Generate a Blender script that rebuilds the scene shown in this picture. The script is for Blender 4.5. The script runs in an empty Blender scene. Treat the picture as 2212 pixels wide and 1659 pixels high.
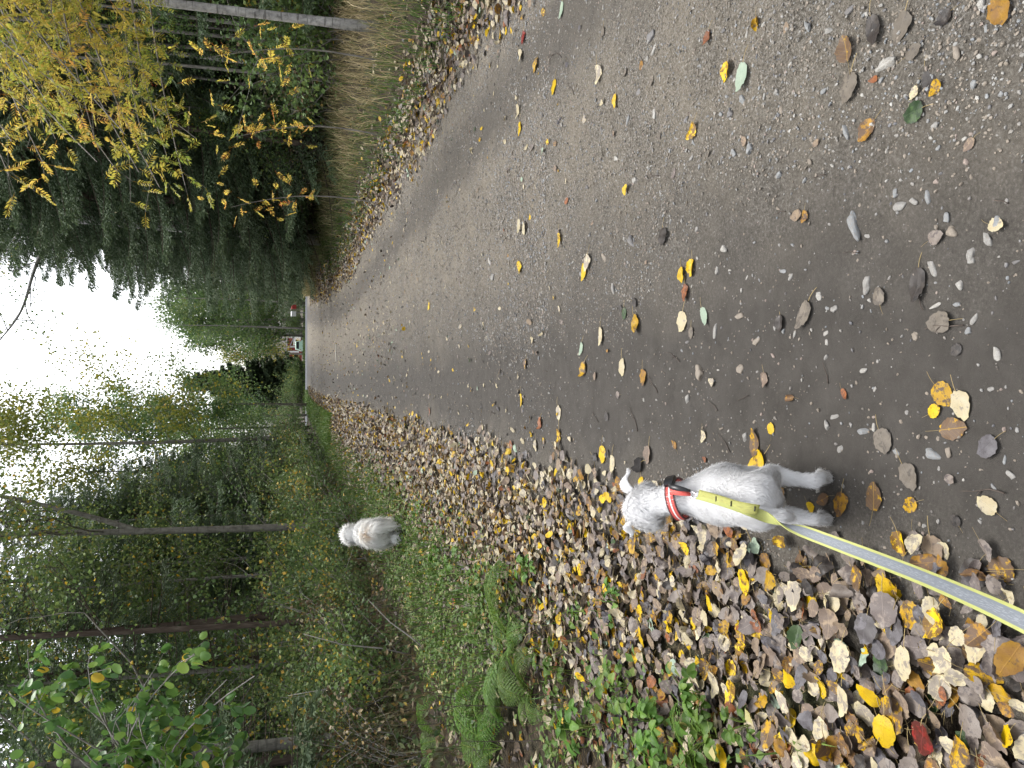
import bpy, bmesh, math
import numpy as np
from mathutils import Vector, Matrix

rng = np.random.default_rng(11)
S = bpy.context.scene
PI = math.pi
R_ = math.radians

# ------------------------------------------------------------------ camera (phone held sideways: the picture is rolled by 90 degrees)
CAM_H, PITCH, FPX = 1.40, R_(16.3), 1661.0
FW = np.array([0.0, math.cos(PITCH), -math.sin(PITCH)])
RT = np.array([1.0, 0.0, 0.0])
UP = np.array([0.0, math.sin(PITCH), math.cos(PITCH)])
cam = bpy.data.cameras.new("camera")
cam.sensor_fit = 'HORIZONTAL'; cam.sensor_width = 36.0
cam.lens = FPX / 2212.0 * 36.0
cam.clip_start = 0.05; cam.clip_end = 2000.0
camo = bpy.data.objects.new("camera", cam)
M = Matrix(((-UP[0], RT[0], -FW[0], 0), (-UP[1], RT[1], -FW[1], 0), (-UP[2], RT[2], -FW[2], CAM_H), (0, 0, 0, 1)))
camo.matrix_world = M
S.collection.objects.link(camo)
S.camera = camo

# ------------------------------------------------------------------ sky and sun (bright overcast)
W = bpy.data.worlds.new("World"); S.world = W; W.use_nodes = True
nt = W.node_tree; nt.nodes.clear()
sky = nt.nodes.new('ShaderNodeTexSky'); sky.sky_type = 'NISHITA'; sky.sun_disc = False
sky.sun_elevation = R_(68); sky.sun_rotation = R_(0); sky.dust_density = 4.0; sky.air_density = 1.0; sky.ozone_density = 1.0
hs = nt.nodes.new('ShaderNodeHueSaturation'); hs.inputs['Saturation'].default_value = 0.22
bgn = nt.nodes.new('ShaderNodeBackground'); bgn.inputs['Strength'].default_value = 0.15
wo = nt.nodes.new('ShaderNodeOutputWorld')
nt.links.new(sky.outputs[0], hs.inputs['Color']); nt.links.new(hs.outputs[0], bgn.inputs['Color']); nt.links.new(bgn.outputs[0], wo.inputs[0])
sl = bpy.data.lights.new("sun", 'SUN'); sl.energy = 0.9; sl.angle = R_(35); sl.color = (1.0, 0.985, 0.96)
so = bpy.data.objects.new("sun", sl); S.collection.objects.link(so)
so.rotation_euler = (Vector((0.0, math.cos(R_(68)), math.sin(R_(68))))).to_track_quat('Z', 'Y').to_euler()
S.view_settings.view_transform = 'Standard'; S.view_settings.look = 'None'
S.view_settings.exposure = 1.65; S.view_settings.gamma = 1.0
S.render.resolution_x = 1024; S.render.resolution_y = 768
try:
    S.cycles.max_bounces = 8; S.cycles.diffuse_bounces = 4; S.cycles.transmission_bounces = 4
except Exception:
    pass

# ------------------------------------------------------------------ helpers
COL = S.collection

def link(o, parent=None):
    COL.objects.link(o)
    if parent is not None:
        o.parent = parent
    return o

def tag(o, label=None, cat=None, group=None, kind=None):
    if label: o['label'] = label
    if cat: o['category'] = cat
    if group: o['group'] = group
    if kind: o['kind'] = kind
    return o

def empty(name, loc, rz=0.0):
    o = bpy.data.objects.new(name, None); o.location = loc; o.rotation_euler = (0, 0, rz)
    o.empty_display_size = 0.1
    return link(o)

def meshdata(name, V, polys, mats=(), midx=None, attrs=None, smooth=False):
    """V (n,3); polys: list of int arrays (m,k)"""
    me = bpy.data.meshes.new(name)
    V = np.asarray(V, dtype=np.float32)
    polys = [np.asarray(p, dtype=np.int32) for p in polys if len(p)]
    me.vertices.add(len(V)); me.vertices.foreach_set('co', V.ravel())
    nl = sum(p.size for p in polys); nf = sum(len(p) for p in polys)
    me.loops.add(nl); me.polygons.add(nf)
    me.loops.foreach_set('vertex_index', np.concatenate([p.ravel() for p in polys]))
    tot = np.concatenate([np.full(len(p), p.shape[1], np.int32) for p in polys])
    st = np.concatenate([[0], np.cumsum(tot)[:-1]]).astype(np.int32)
    me.polygons.foreach_set('loop_start', st)
    if midx is not None:
        me.polygons.foreach_set('material_index', np.asarray(midx, dtype=np.int32))
    me.polygons.foreach_set('use_smooth', np.full(nf, bool(smooth)))
    for m in mats:
        me.materials.append(m)
    for k, a in (attrs or {}).items():
        a = np.asarray(a, dtype=np.float32)
        if a.ndim == 1:
            at = me.attributes.new(k, 'FLOAT', 'POINT'); at.data.foreach_set('value', a)
        else:
            at = me.attributes.new(k, 'FLOAT_VECTOR', 'POINT'); at.data.foreach_set('vector', a.ravel())
    me.update(calc_edges=True)
    return me

def meshobj(name, me, parent=None, loc=None):
    o = bpy.data.objects.new(name, me)
    if loc is not None: o.location = loc
    return link(o, parent)

class Acc:
    """collects pieces with faces of any size"""
    def __init__(s): s.V = []; s.P = []; s.MI = []; s.n = 0; s.A = {}
    def add(s, V, polys, mi=0, **attrs):
        V = np.asarray(V, float)
        if not isinstance(polys, (list, tuple)): polys = [polys]
        s.V.append(V)
        for p in polys:
            p = np.asarray(p, dtype=np.int64)
            if len(p):
                s.P.append(p + s.n)
                s.MI.append(np.full(len(p), mi, np.int32) if np.isscalar(mi) else np.asarray(mi))
        for k, a in attrs.items():
            s.A.setdefault(k, []).append(np.broadcast_to(np.asarray(a, float), (len(V),) + np.shape(a)[1:] if np.ndim(a) else (len(V),)))
        s.n += len(V)
    def mesh(s, name, mats, smooth=False):
        return meshdata(name, np.concatenate(s.V), s.P, mats, np.concatenate(s.MI), {k: np.concatenate(v) for k, v in s.A.items()}, smooth)

def tube(pts, rad, n=6, cap=True):
    """tube along pts (k,3) with radii (k); returns V, [quads, tris]"""
    pts = np.asarray(pts, float); k = len(pts); rad = np.broadcast_to(np.asarray(rad, float), (k,))
    T = np.gradient(pts, axis=0); T /= np.linalg.norm(T, axis=1)[:, None] + 1e-12
    ref = np.array([0, 0, 1.0]) if abs(T[:, 2]).mean() < 0.8 else np.array([1.0, 0, 0])
    A = np.cross(T, ref); A /= np.linalg.norm(A, axis=1)[:, None] + 1e-12
    B = np.cross(T, A)
    th = np.arange(n) * 2 * PI / n
    V = pts[:, None, :] + rad[:, None, None] * (np.cos(th)[None, :, None] * A[:, None, :] + np.sin(th)[None, :, None] * B[:, None, :])
    V = V.reshape(-1, 3)
    i = np.arange(k - 1)[:, None] * n; j = np.arange(n)[None, :]; j2 = (j + 1) % n
    Q = np.stack([i + j, i + j2, i + n + j2, i + n + j], -1).reshape(-1, 4)
    P = [Q]
    if cap:
        V = np.vstack([V, pts[:1], pts[-1:]])
        c0, c1 = k * n, k * n + 1
        jj = np.arange(n)
        P.append(np.concatenate([np.stack([np.full(n, c0), (jj + 1) % n, jj], -1), np.stack([np.full(n, c1), (k - 1) * n + jj, (k - 1) * n + (jj + 1) % n], -1)]))
    return V, P

def boxv(x0, x1, y0, y1, z0, z1):
    V = np.array([[x, y, z] for z in (z0, z1) for y in (y0, y1) for x in (x0, x1)], float)
    Q = np.array([[0, 2, 3, 1], [4, 5, 7, 6], [0, 1, 5, 4], [2, 6, 7, 3], [0, 4, 6, 2], [1, 3, 7, 5]])
    return V, [Q]

def replicate(T, polys, Rm, sc, t):
    """template (m,3), polys list, rotation (N,3,3), scale (N,) or (N,3), translate (N,3)"""
    N = len(t); m = len(T)
    sc = np.asarray(sc, float)
    if sc.ndim == 1: X = T[None] * sc[:, None, None]
    else: X = T[None] * sc[:, None, :]
    V = np.einsum('nij,nmj->nmi', Rm, X) + t[:, None, :]
    off = (np.arange(N) * m)[:, None, None]
    return V.reshape(-1, 3), [(p[None] + off).reshape(-1, p.shape[1]) for p in polys]

def rotz(a):
    c, s = np.cos(a), np.sin(a); z = np.zeros_like(a); o = np.ones_like(a)
    return np.stack([np.stack([c, -s, z], -1), np.stack([s, c, z], -1), np.stack([z, z, o], -1)], -2)

def rotx(a):
    c, s = np.cos(a), np.sin(a); z = np.zeros_like(a); o = np.ones_like(a)
    return np.stack([np.stack([o, z, z], -1), np.stack([z, c, -s], -1), np.stack([z, s, c], -1)], -2)

def roty(a):
    c, s = np.cos(a), np.sin(a); z = np.zeros_like(a); o = np.ones_like(a)
    return np.stack([np.stack([c, z, s], -1), np.stack([z, o, z], -1), np.stack([-s, z, c], -1)], -2)

def frame_from(d, roll):
    """rotation matrices whose local Y is d, with a roll about it"""
    d = d / (np.linalg.norm(d, axis=1)[:, None] + 1e-12)
    ref = np.where(np.abs(d[:, 2:3]) < 0.95, np.array([[0, 0, 1.0]]), np.array([[1.0, 0, 0]]))
    x = np.cross(d, ref); x /= np.linalg.norm(x, axis=1)[:, None] + 1e-12
    z = np.cross(x, d)
    c, s = np.cos(roll)[:, None], np.sin(roll)[:, None]
    return np.stack([c * x + s * z, d, -s * x + c * z], -1)

_lat = np.random.default_rng(3).random((256, 256))
def vnoise(x, y, f=1.0):
    x = np.asarray(x) * f + 100.3; y = np.asarray(y) * f + 57.7
    xi = np.floor(x).astype(int); yi = np.floor(y).astype(int)
    u = x - xi; v = y - yi; u = u * u * (3 - 2 * u); v = v * v * (3 - 2 * v)
    a = _lat[xi % 256, yi % 256]; b = _lat[(xi + 1) % 256, yi % 256]; c = _lat[xi % 256, (yi + 1) % 256]; d = _lat[(xi + 1) % 256, (yi + 1) % 256]
    return (a * (1 - u) + b * u) * (1 - v) + (c * (1 - u) + d * u) * v

def sstep(a, b, x):
    t = np.clip((x - a) / (b - a), 0, 1); return t * t * (3 - 2 * t)

XL, XR = -0.42, 2.40           # edges of the gravel road
YS0, YS1 = 57.0, 63.5          # the asphalt street it runs into

# the lane bends and widens to the grassy side far ahead: straight lane coordinates to the ground and back
def _edges(y): return XL + 0.55 * sstep(38, 62, y), XR + 0.0443 * np.clip(np.asarray(y, float) - 19, 0, 60) ** 1.21
def warp(x, y):
    x = np.asarray(x, float); L, R = _edges(y); return np.where(x < XL, x + L - XL, np.where(x > XR, x + R - XR, L + (x - XL) * (R - L) / (XR - XL)))
def unwarp(x, y):
    x = np.asarray(x, float); L, R = _edges(y); return np.where(x < L, x - L + XL, np.where(x > R, x - R + XR, XL + (x - L) * (XR - XL) / (R - L)))

def zg(x, y):
    y = np.asarray(y, float); x = unwarp(x, y)
    z = 0.03 * np.clip(1 - ((x - 1.0) / 1.45) ** 2, 0, 1)
    z = z - 0.02 * np.exp(-((x - 0.12) / 0.28) ** 2) - 0.018 * np.exp(-((x - 1.88) / 0.28) ** 2)
    L = sstep(-0.55, -2.2, x) * 0.10 + np.clip(-2.2 - x, 0, 8) * 0.035 + sstep(-2.0, -3.2, x) * (vnoise(x, y, 0.8) - 0.5) * 0.30
    Rr = sstep(2.7, 5.6, x) * 0.42 + np.clip(x - 5.6, 0, 8) * 0.03 + sstep(5.0, 7, x) * (vnoise(x, y, 0.7) - 0.5) * 0.25
    fade = 1 - sstep(50, 56, y)
    return z * (1 - sstep(52, 57, y)) + (L + Rr) * fade - 0.021 * np.clip(y - 66, 0, 130)

def ray(dx, dy):
    xc = (829.5 - dy) / FPX; yc = (1106.0 - dx) / FPX
    return FW + xc * RT + yc * UP

def on_z(dx, dy, z):
    d = ray(dx, dy); t = (z - CAM_H) / d[2]
    return np.array([0, 0, CAM_H]) + d * t

def on_ground(dx, dy):
    z = 0.0
    for _ in range(12):
        p = on_z(dx, dy, z); z = float(zg(p[0], p[1]))
    return np.array([p[0], p[1], z])

def at_y(dx, dy, y):
    d = ray(dx, dy); return np.array([0, 0, CAM_H]) + d * (y / d[1])

def visible(P, margin=30):
    """mask of points inside the frame and their px per metre"""
    Q = np.asarray(P) - np.array([0, 0, CAM_H])
    zc = Q @ FW; ok = zc > 0.1; zc = np.where(ok, zc, 1)
    dx = 1106 - FPX * (Q @ UP) / zc; dy = 829.5 - FPX * (Q @ RT) / zc
    return ok & (dx > -margin) & (dx < 2212 + margin) & (dy > -margin) & (dy < 1659 + margin), FPX / zc, dx, dy

# ------------------------------------------------------------------ materials
def newmat(name):
    m = bpy.data.materials.new(name); m.use_nodes = True
    t = m.node_tree; t.nodes.clear()
    out = t.nodes.new('ShaderNodeOutputMaterial')
    return m, t, out

class NB:
    def __init__(s, t): s.t = t
    def n(s, typ, **kw):
        nd = s.t.nodes.new(typ)
        for k, v in kw.items(): setattr(nd, k, v)
        return nd
    def l(s, a, b): s.t.links.new(a, b)
    def val(s, sock, v):
        if hasattr(v, 'links'): s.l(v, sock)
        else: sock.default_value = v
    def attr(s, name, out='Vector'):
        a = s.n('ShaderNodeAttribute', attribute_name=name); return a.outputs[out]
    def noise(s, vec, scale, detail=4.0, rough=0.55, out='Fac', dist=0.0):
        a = s.n('ShaderNodeTexNoise'); a.inputs['Scale'].default_value = scale; a.inputs['Detail'].default_value = detail
        a.inputs['Roughness'].default_value = rough; a.inputs['Distortion'].default_value = dist
        if vec is not None: s.l(vec, a.inputs['Vector'])
        return a.outputs[out]
    def ramp(s, fac, stops, interp='LINEAR'):
        r = s.n('ShaderNodeValToRGB'); r.color_ramp.interpolation = interp
        e = r.color_ramp.elements
        while len(e) < len(stops): e.new(0.5)
        for el, (p, c) in zip(e, stops):
            el.position = p; el.color = (*c, 1) if len(c) == 3 else c
        s.l(fac, r.inputs[0]); return r.outputs[0]
    def mix(s, f, a, b, mode='MIX'):
        m = s.n('ShaderNodeMixRGB', blend_type=mode)
        s.val(m.inputs[0], f)
        for k, v in ((1, a), (2, b)):
            if hasattr(v, 'links'): s.l(v, m.inputs[k])
            else: m.inputs[k].default_value = (*v, 1)
        return m.outputs[0]
    def math(s, op, a, b=0.0, c=None):
        m = s.n('ShaderNodeMath', operation=op)
        s.val(m.inputs[0], a); s.val(m.inputs[1], b)
        if c is not None: s.val(m.inputs[2], c)
        return m.outputs[0]
    def maprange(s, v, a, b, c=0.0, d=1.0):
        m = s.n('ShaderNodeMapRange'); s.val(m.inputs[0], v)
        for i, x in enumerate((a, b, c, d)): m.inputs[i + 1].default_value = x
        return m.outputs[0]
    def bump(s, h, strength=0.5, dist=0.01, normal=None):
        b = s.n('ShaderNodeBump'); b.inputs['Strength'].default_value = strength; b.inputs['Distance'].default_value = dist
        s.l(h, b.inputs['Height'])
        if normal is not None: s.l(normal, b.inputs['Normal'])
        return b.outputs[0]
    def princ(s, col, rough=0.7, normal=None, spec=0.4, metallic=0.0):
        p = s.n('ShaderNodeBsdfPrincipled')
        if hasattr(col, 'links'): s.l(col, p.inputs['Base Color'])
        else: p.inputs['Base Color'].default_value = (*col, 1)
        s.val(p.inputs['Roughness'], rough); p.inputs['Specular IOR Level'].default_value = spec; p.inputs['Metallic'].default_value = metallic
        if normal is not None: s.l(normal, p.inputs['Normal'])
        return p.outputs[0]

def simple_mat(name, col, rough=0.7, var=0.15, scale=20.0, bump=0.0, metallic=0.0, spec=0.4):
    m, t, out = newmat(name); b = NB(t)
    g = b.n('ShaderNodeNewGeometry')
    nz = b.noise(g.outputs['Position'], scale)
    lo = tuple(c * (1 - var) for c in col); hi = tuple(min(1, c * (1 + var)) for c in col)
    c = b.ramp(nz, [(0.3, lo), (0.7, hi)])
    nrm = b.bump(nz, bump, 0.01) if bump else None
    b.l(b.princ(c, rough, nrm, spec, metallic), out.inputs[0]); return m

def foliage_mat(name, stops, rough=0.55, transl=0.35, attr='tint'):
    """leaf colour from the per-leaf tint; thin leaves let some light through"""
    m, t, out = newmat(name); b = NB(t)
    c = b.ramp(b.attr(attr, 'Fac'), stops)
    oi = b.n('ShaderNodeObjectInfo')
    hsn = b.n('ShaderNodeHueSaturation'); b.l(b.maprange(oi.outputs['Random'], 0, 1, 0.8, 1.15), hsn.inputs['Value']); b.l(b.maprange(oi.outputs['Random'], 0, 1, 0.49, 0.51), hsn.inputs['Hue']); b.l(c, hsn.inputs['Color'])
    c = hsn.outputs[0]
    p = b.princ(c, rough, None, 0.22)
    tr = b.n('ShaderNodeBsdfTranslucent'); b.l(c, tr.inputs[0])
    mx = b.n('ShaderNodeMixShader'); mx.inputs[0].default_value = transl
    b.l(p, mx.inputs[1]); b.l(tr.outputs[0], mx.inputs[2]); b.l(mx.outputs[0], out.inputs[0]); return m

def leaf_mat(name, base, base2, spot, amount, edge=None, rough=0.55, transl=0.12, vein=0.25):
    """fallen leaf: blotches, veins, paler stalk; leafco = x, y in the leaf and a per-leaf seed"""
    m, t, out = newmat(name); b = NB(t)
    co = b.attr('leafco'); sx = b.n('ShaderNodeSeparateXYZ'); b.l(co, sx.inputs[0])
    oi = b.n('ShaderNodeObjectInfo')
    cb = b.n('ShaderNodeCombineXYZ'); b.l(sx.outputs[0], cb.inputs[0]); b.l(sx.outputs[1], cb.inputs[1])
    b.l(b.math('MULTIPLY', b.math('ADD', sx.outputs[2], oi.outputs['Random']), 37.0), cb.inputs[2])
    v = cb.outputs[0]
    seed = b.n('ShaderNodeTexWhiteNoise', noise_dimensions='1D'); b.l(b.math('ADD', sx.outputs[2], oi.outputs['Random']), seed.inputs[1])
    c = b.mix(b.ramp(b.noise(v, 2.2, 3), [(0.35, (0, 0, 0)), (0.65, (1, 1, 1))]), base, base2)
    big = b.noise(v, 3.2, 6, 0.65)
    thr = b.math('ADD', big, b.math('MULTIPLY', b.math('SUBTRACT', seed.outputs[0], 0.5), 0.22))
    c = b.mix(b.ramp(thr, [(0.62 - 0.3 * amount, (0, 0, 0)), (0.70 - 0.3 * amount, (1, 1, 1))]), c, spot)
    fine = b.noise(v, 22, 3, 0.6)
    c = b.mix(b.ramp(fine, [(0.60, (0, 0, 0)), (0.72, (0.75, 0.75, 0.75))]), c, tuple(x * 0.55 for x in spot))
    if edge is not None:
        r2 = b.math('ADD', b.math('POWER', b.math('ABSOLUTE', sx.outputs[0]), 2.0), b.math('POWER', b.math('ABSOLUTE', sx.outputs[1]), 2.0))
        c = b.mix(b.maprange(b.math('ADD', r2, b.math('MULTIPLY', fine, 0.15)), 0.23, 0.33, 0, 0.8), c, edge)
    # midrib and side veins
    ax = b.math('ABSOLUTE', sx.outputs[0])
    mid = b.maprange(ax, 0.006, 0.022, 1, 0)
    sv = b.math('ABSOLUTE', b.math('SUBTRACT', b.math('FRACT', b.math('MULTIPLY', b.math('SUBTRACT', sx.outputs[1], b.math('MULTIPLY', ax, 0.9)), 6.0)), 0.5))
    side = b.maprange(sv, 0.02, 0.07, 1, 0)
    ve = b.math('MULTIPLY', b.math('MAXIMUM', mid, b.math('MULTIPLY', side, 0.3)), vein)
    c = b.mix(ve, c, tuple(min(1, x * 1.5 + 0.05) for x in base))
    stalk = b.maprange(sx.outputs[1], -0.56, -0.52, 1, 0)
    c = b.mix(stalk, c, (0.42, 0.32, 0.15))
    h = b.math('ADD', b.math('MULTIPLY', ve, 0.8), b.math('MULTIPLY', big, 0.6))
    nrm = b.bump(h, 0.5, 0.004)
    hv = b.n('ShaderNodeHueSaturation'); b.l(b.maprange(seed.outputs[0], 0, 1, 0.50, 0.78), hv.inputs['Value']); hv.inputs['Saturation'].default_value = 1.04; b.l(c, hv.inputs['Color']); c = hv.outputs[0]
    p = b.princ(c, rough, nrm, 0.22)
    tr = b.n('ShaderNodeBsdfTranslucent'); b.l(c, tr.inputs[0])
    mx = b.n('ShaderNodeMixShader'); mx.inputs[0].default_value = transl
    b.l(p, mx.inputs[1]); b.l(tr.outputs[0], mx.inputs[2]); b.l(mx.outputs[0], out.inputs[0]); return m

def bark_mat(name, c0, c1, c2, scale=(18, 18, 4), stripes=0.0):
    m, t, out = newmat(name); b = NB(t)
    tc = b.n('ShaderNodeTexCoord'); mp = b.n('ShaderNodeMapping'); mp.inputs['Scale'].default_value = scale
    b.l(tc.outputs['Object'], mp.inputs[0])
    nz = b.noise(mp.outputs[0], 1.0, 6, 0.65)
    c = b.ramp(nz, [(0.3, c0), (0.5, c1), (0.75, c2)])
    if stripes:
        mp2 = b.n('ShaderNodeMapping'); mp2.inputs['Scale'].default_value = (3, 3, 26); b.l(tc.outputs['Object'], mp2.inputs[0])
        s2 = b.noise(mp2.outputs[0], 1.0, 3, 0.6)
        c = b.mix(b.ramp(s2, [(0.56, (0, 0, 0)), (0.64, (stripes,) * 3)]), c, (0.03, 0.027, 0.025))
        mp3 = b.n('ShaderNodeMapping'); mp3.inputs['Scale'].default_value = (5, 5, 3); b.l(tc.outputs['Object'], mp3.inputs[0])
        s3 = b.noise(mp3.outputs[0], 1.0, 4, 0.7)
        c = b.mix(b.ramp(s3, [(0.58, (0, 0, 0)), (0.66, (stripes,) * 3)]), c, (0.05, 0.047, 0.04))
    b.l(b.princ(c, 0.85, b.bump(nz, 0.8, 0.02), 0.2), out.inputs[0]); return m

def fur_mat(name, cols, patch=None):
    m, t, out = newmat(name); b = NB(t)
    c = b.ramp(b.attr('tint', 'Fac'), cols)
    p = b.princ(c, 0.75, None, 0.15)
    tr = b.n('ShaderNodeBsdfTranslucent'); b.l(c, tr.inputs[0])
    mx = b.n('ShaderNodeMixShader'); mx.inputs[0].default_value = 0.4
    b.l(p, mx.inputs[1]); b.l(tr.outputs[0], mx.inputs[2]); b.l(mx.outputs[0], out.inputs[0]); return m
# ------------------------------------------------------------------ ground, road, street
def grid_sheet(xs, ys, zf):
    X, Y = np.meshgrid(xs, ys, indexing='xy'); Z = zf(X, Y)
    V = np.stack([X, Y, Z], -1).reshape(-1, 3); nx = len(xs)
    i = (np.arange(len(ys) - 1)[:, None] * nx + np.arange(nx - 1)[None]).ravel()
    return V, [np.stack([i, i + 1, i + nx + 1, i + nx], -1)]

def mat_soil():
    m, t, out = newmat("forest_soil"); b = NB(t); g = b.n('ShaderNodeNewGeometry').outputs['Position']
    n1 = b.noise(g, 1.3, 5); n2 = b.noise(g, 38, 4, 0.7); n3 = b.noise(g, 90, 2)
    c = b.ramp(n2, [(0.3, (0.012, 0.009, 0.006)), (0.5, (0.035, 0.026, 0.016)), (0.68, (0.085, 0.062, 0.035))])
    c = b.mix(b.ramp(n1, [(0.5, (0, 0, 0)), (0.62, (0.6, 0.6, 0.6))]), c, (0.03, 0.042, 0.014))
    b.l(b.princ(c, 0.9, b.bump(n2, 0.9, 0.03), 0.2), out.inputs[0]); return m

def mat_road():
    m, t, out = newmat("wet_gravel"); b = NB(t); g = b.n('ShaderNodeNewGeometry').outputs['Position']
    s = b.n('ShaderNodeSeparateXYZ'); b.l(b.attr('lane'), s.inputs[0])
    wob = b.noise(g, 1.1, 4, 0.6)
    x = b.math('ADD', s.outputs[0], b.math('MULTIPLY', b.math('SUBTRACT', wob, 0.5), 0.9))
    big = b.noise(g, 0.5, 3)
    med = b.noise(g, 9, 6, 0.7)
    fine = b.noise(g, 120, 5, 0.75)
    grit = b.noise(g, 420, 3, 0.7)
    # smooth muddy wheel tracks (left broad and dark, right narrower) and the loose gravel crown between them
    tl = b.math('SUBTRACT', 1.0, b.maprange(b.math('ABSOLUTE', b.math('SUBTRACT', x, -0.02)), 0.2, 1.05))
    tr = b.math('SUBTRACT', 1.0, b.maprange(b.math('ABSOLUTE', b.math('SUBTRACT', x, 1.92)), 0.15, 0.42))
    trk = b.math('MAXIMUM', tl, b.math('MULTIPLY', tr, 0.75))
    mud = b.ramp(med, [(0.25, (0.043, 0.039, 0.034)), (0.75, (0.070, 0.064, 0.057))])
    grv = b.ramp(fine, [(0.35, (0.036, 0.032, 0.027)), (0.45, (0.120, 0.107, 0.088)), (0.56, (0.195, 0.178, 0.152)), (0.68, (0.40, 0.38, 0.345))])
    clod = b.noise(g, 46, 4, 0.65); grv = b.mix(1.0, grv, b.ramp(clod, [(0.30, (0.60, 0.59, 0.57)), (0.5, (1, 1, 1)), (0.68, (1.0, 1.0, 1.0))]), 'MULTIPLY')
    grv = b.mix(b.ramp(b.noise(g, 3.0, 4), [(0.4, (0, 0, 0)), (0.65, (0.4, 0.4, 0.4))]), grv, (0.24, 0.208, 0.16), 'MULTIPLY' if False else 'MIX')
    mud = b.mix(b.ramp(fine, [(0.55, (0, 0, 0)), (0.75, (0.5, 0.5, 0.5))]), mud, (0.085, 0.077, 0.067))
    c = b.mix(trk, grv, mud)
    c = b.mix(b.ramp(grit, [(0.66, (0, 0, 0)), (0.76, (0.55, 0.55, 0.55))]), c, (0.34, 0.33, 0.31))
    c = b.mix(b.ramp(grit, [(0.22, (0.6, 0.6, 0.6)), (0.34, (0, 0, 0))]), c, (0.04, 0.035, 0.03))
    h = b.math('ADD', b.math('MULTIPLY', fine, b.math('SUBTRACT', 1.15, trk)), b.math('MULTIPLY', grit, 0.35))
    h = b.math('ADD', h, b.math('MULTIPLY', med, 0.9))
    rough = b.math('SUBTRACT', 0.95, b.math('MULTIPLY', trk, 0.2))
    b.l(b.princ(c, rough, b.bump(h, 0.9, 0.016), 0.08), out.inputs[0]); return m

def mat_asphalt():
    m, t, out = newmat("asphalt"); b = NB(t); g = b.n('ShaderNodeNewGeometry').outputs['Position']
    c = b.ramp(b.noise(g, 6, 5), [(0.3, (0.075, 0.078, 0.084)), (0.7, (0.115, 0.12, 0.128))])
    b.l(b.princ(c, 1.0, None, 0.05), out.inputs[0]); return m

xs = np.unique(np.concatenate([np.linspace(-200, -30, 12), np.linspace(-30, -6, 25), np.linspace(-6, 9, 76), np.linspace(9, 40, 26), np.linspace(40, 200, 12)]))
ys = np.unique(np.concatenate([np.linspace(-30, -2, 8), np.linspace(-2, 20, 89), np.linspace(20, 75, 56), np.linspace(75, 400, 26)]))
V, P = grid_sheet(xs, ys, lambda x, y: zg(x, y) - 0.03 * sstep(-0.9, -0.5, unwarp(x, y)) * (1 - sstep(2.5, 2.9, unwarp(x, y))))
o = meshobj("ground", meshdata("ground", V, P, [mat_soil()], smooth=True)); tag(o, kind='structure')

def zroad(x, y, lane=False):
    wx = warp(x, y) if lane else x
    if not lane: x = unwarp(x, y)
    e = np.minimum(x - (XL - 0.35), (XR + 0.5) - x)
    z = zg(wx, y) + 0.006 * sstep(0.0, 0.2, e) - 0.028 * (1 - sstep(0, 0.2, e))
    a = sstep(22, 10, y)
    crown = np.exp(-((x - 1.0) / 0.5) ** 2) + 0.4
    z = z + a * crown * (0.012 * (vnoise(x, y, 6) - 0.5) + 0.012 * (vnoise(x, y, 19) - 0.5) + 0.011 * (vnoise(x, y, 44) - 0.5))
    return z
xs = np.concatenate([np.linspace(XL - 0.35, XR + 0.5, 240)])
ysr = np.concatenate([np.arange(0.2, 6, 0.016), np.arange(6, 14, 0.05), np.arange(14, 57.01, 0.25)]); ysr[-1] = YS0
V, P = grid_sheet(xs, ysr, lambda x, y: zroad(x, y, True))
# the mouth flares where the lane meets the street
LANE = V.copy(); V[:, 0] = warp(V[:, 0], V[:, 1])
o = meshobj("gravel_road", meshdata("gravel_road", V, P, [mat_road()], attrs={"lane": LANE}, smooth=True)); tag(o, kind='structure')
V, P = grid_sheet(np.linspace(-60, 70, 60), np.linspace(YS0, YS1, 8), lambda x, y: x * 0 + 0.012 + 0.03 * np.clip(1 - ((y - 60.2) / 3.3) ** 2, 0, 1))
o = meshobj("asphalt_street", meshdata("asphalt_street", V, P, [mat_asphalt()], smooth=True)); tag(o, kind='structure')

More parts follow.
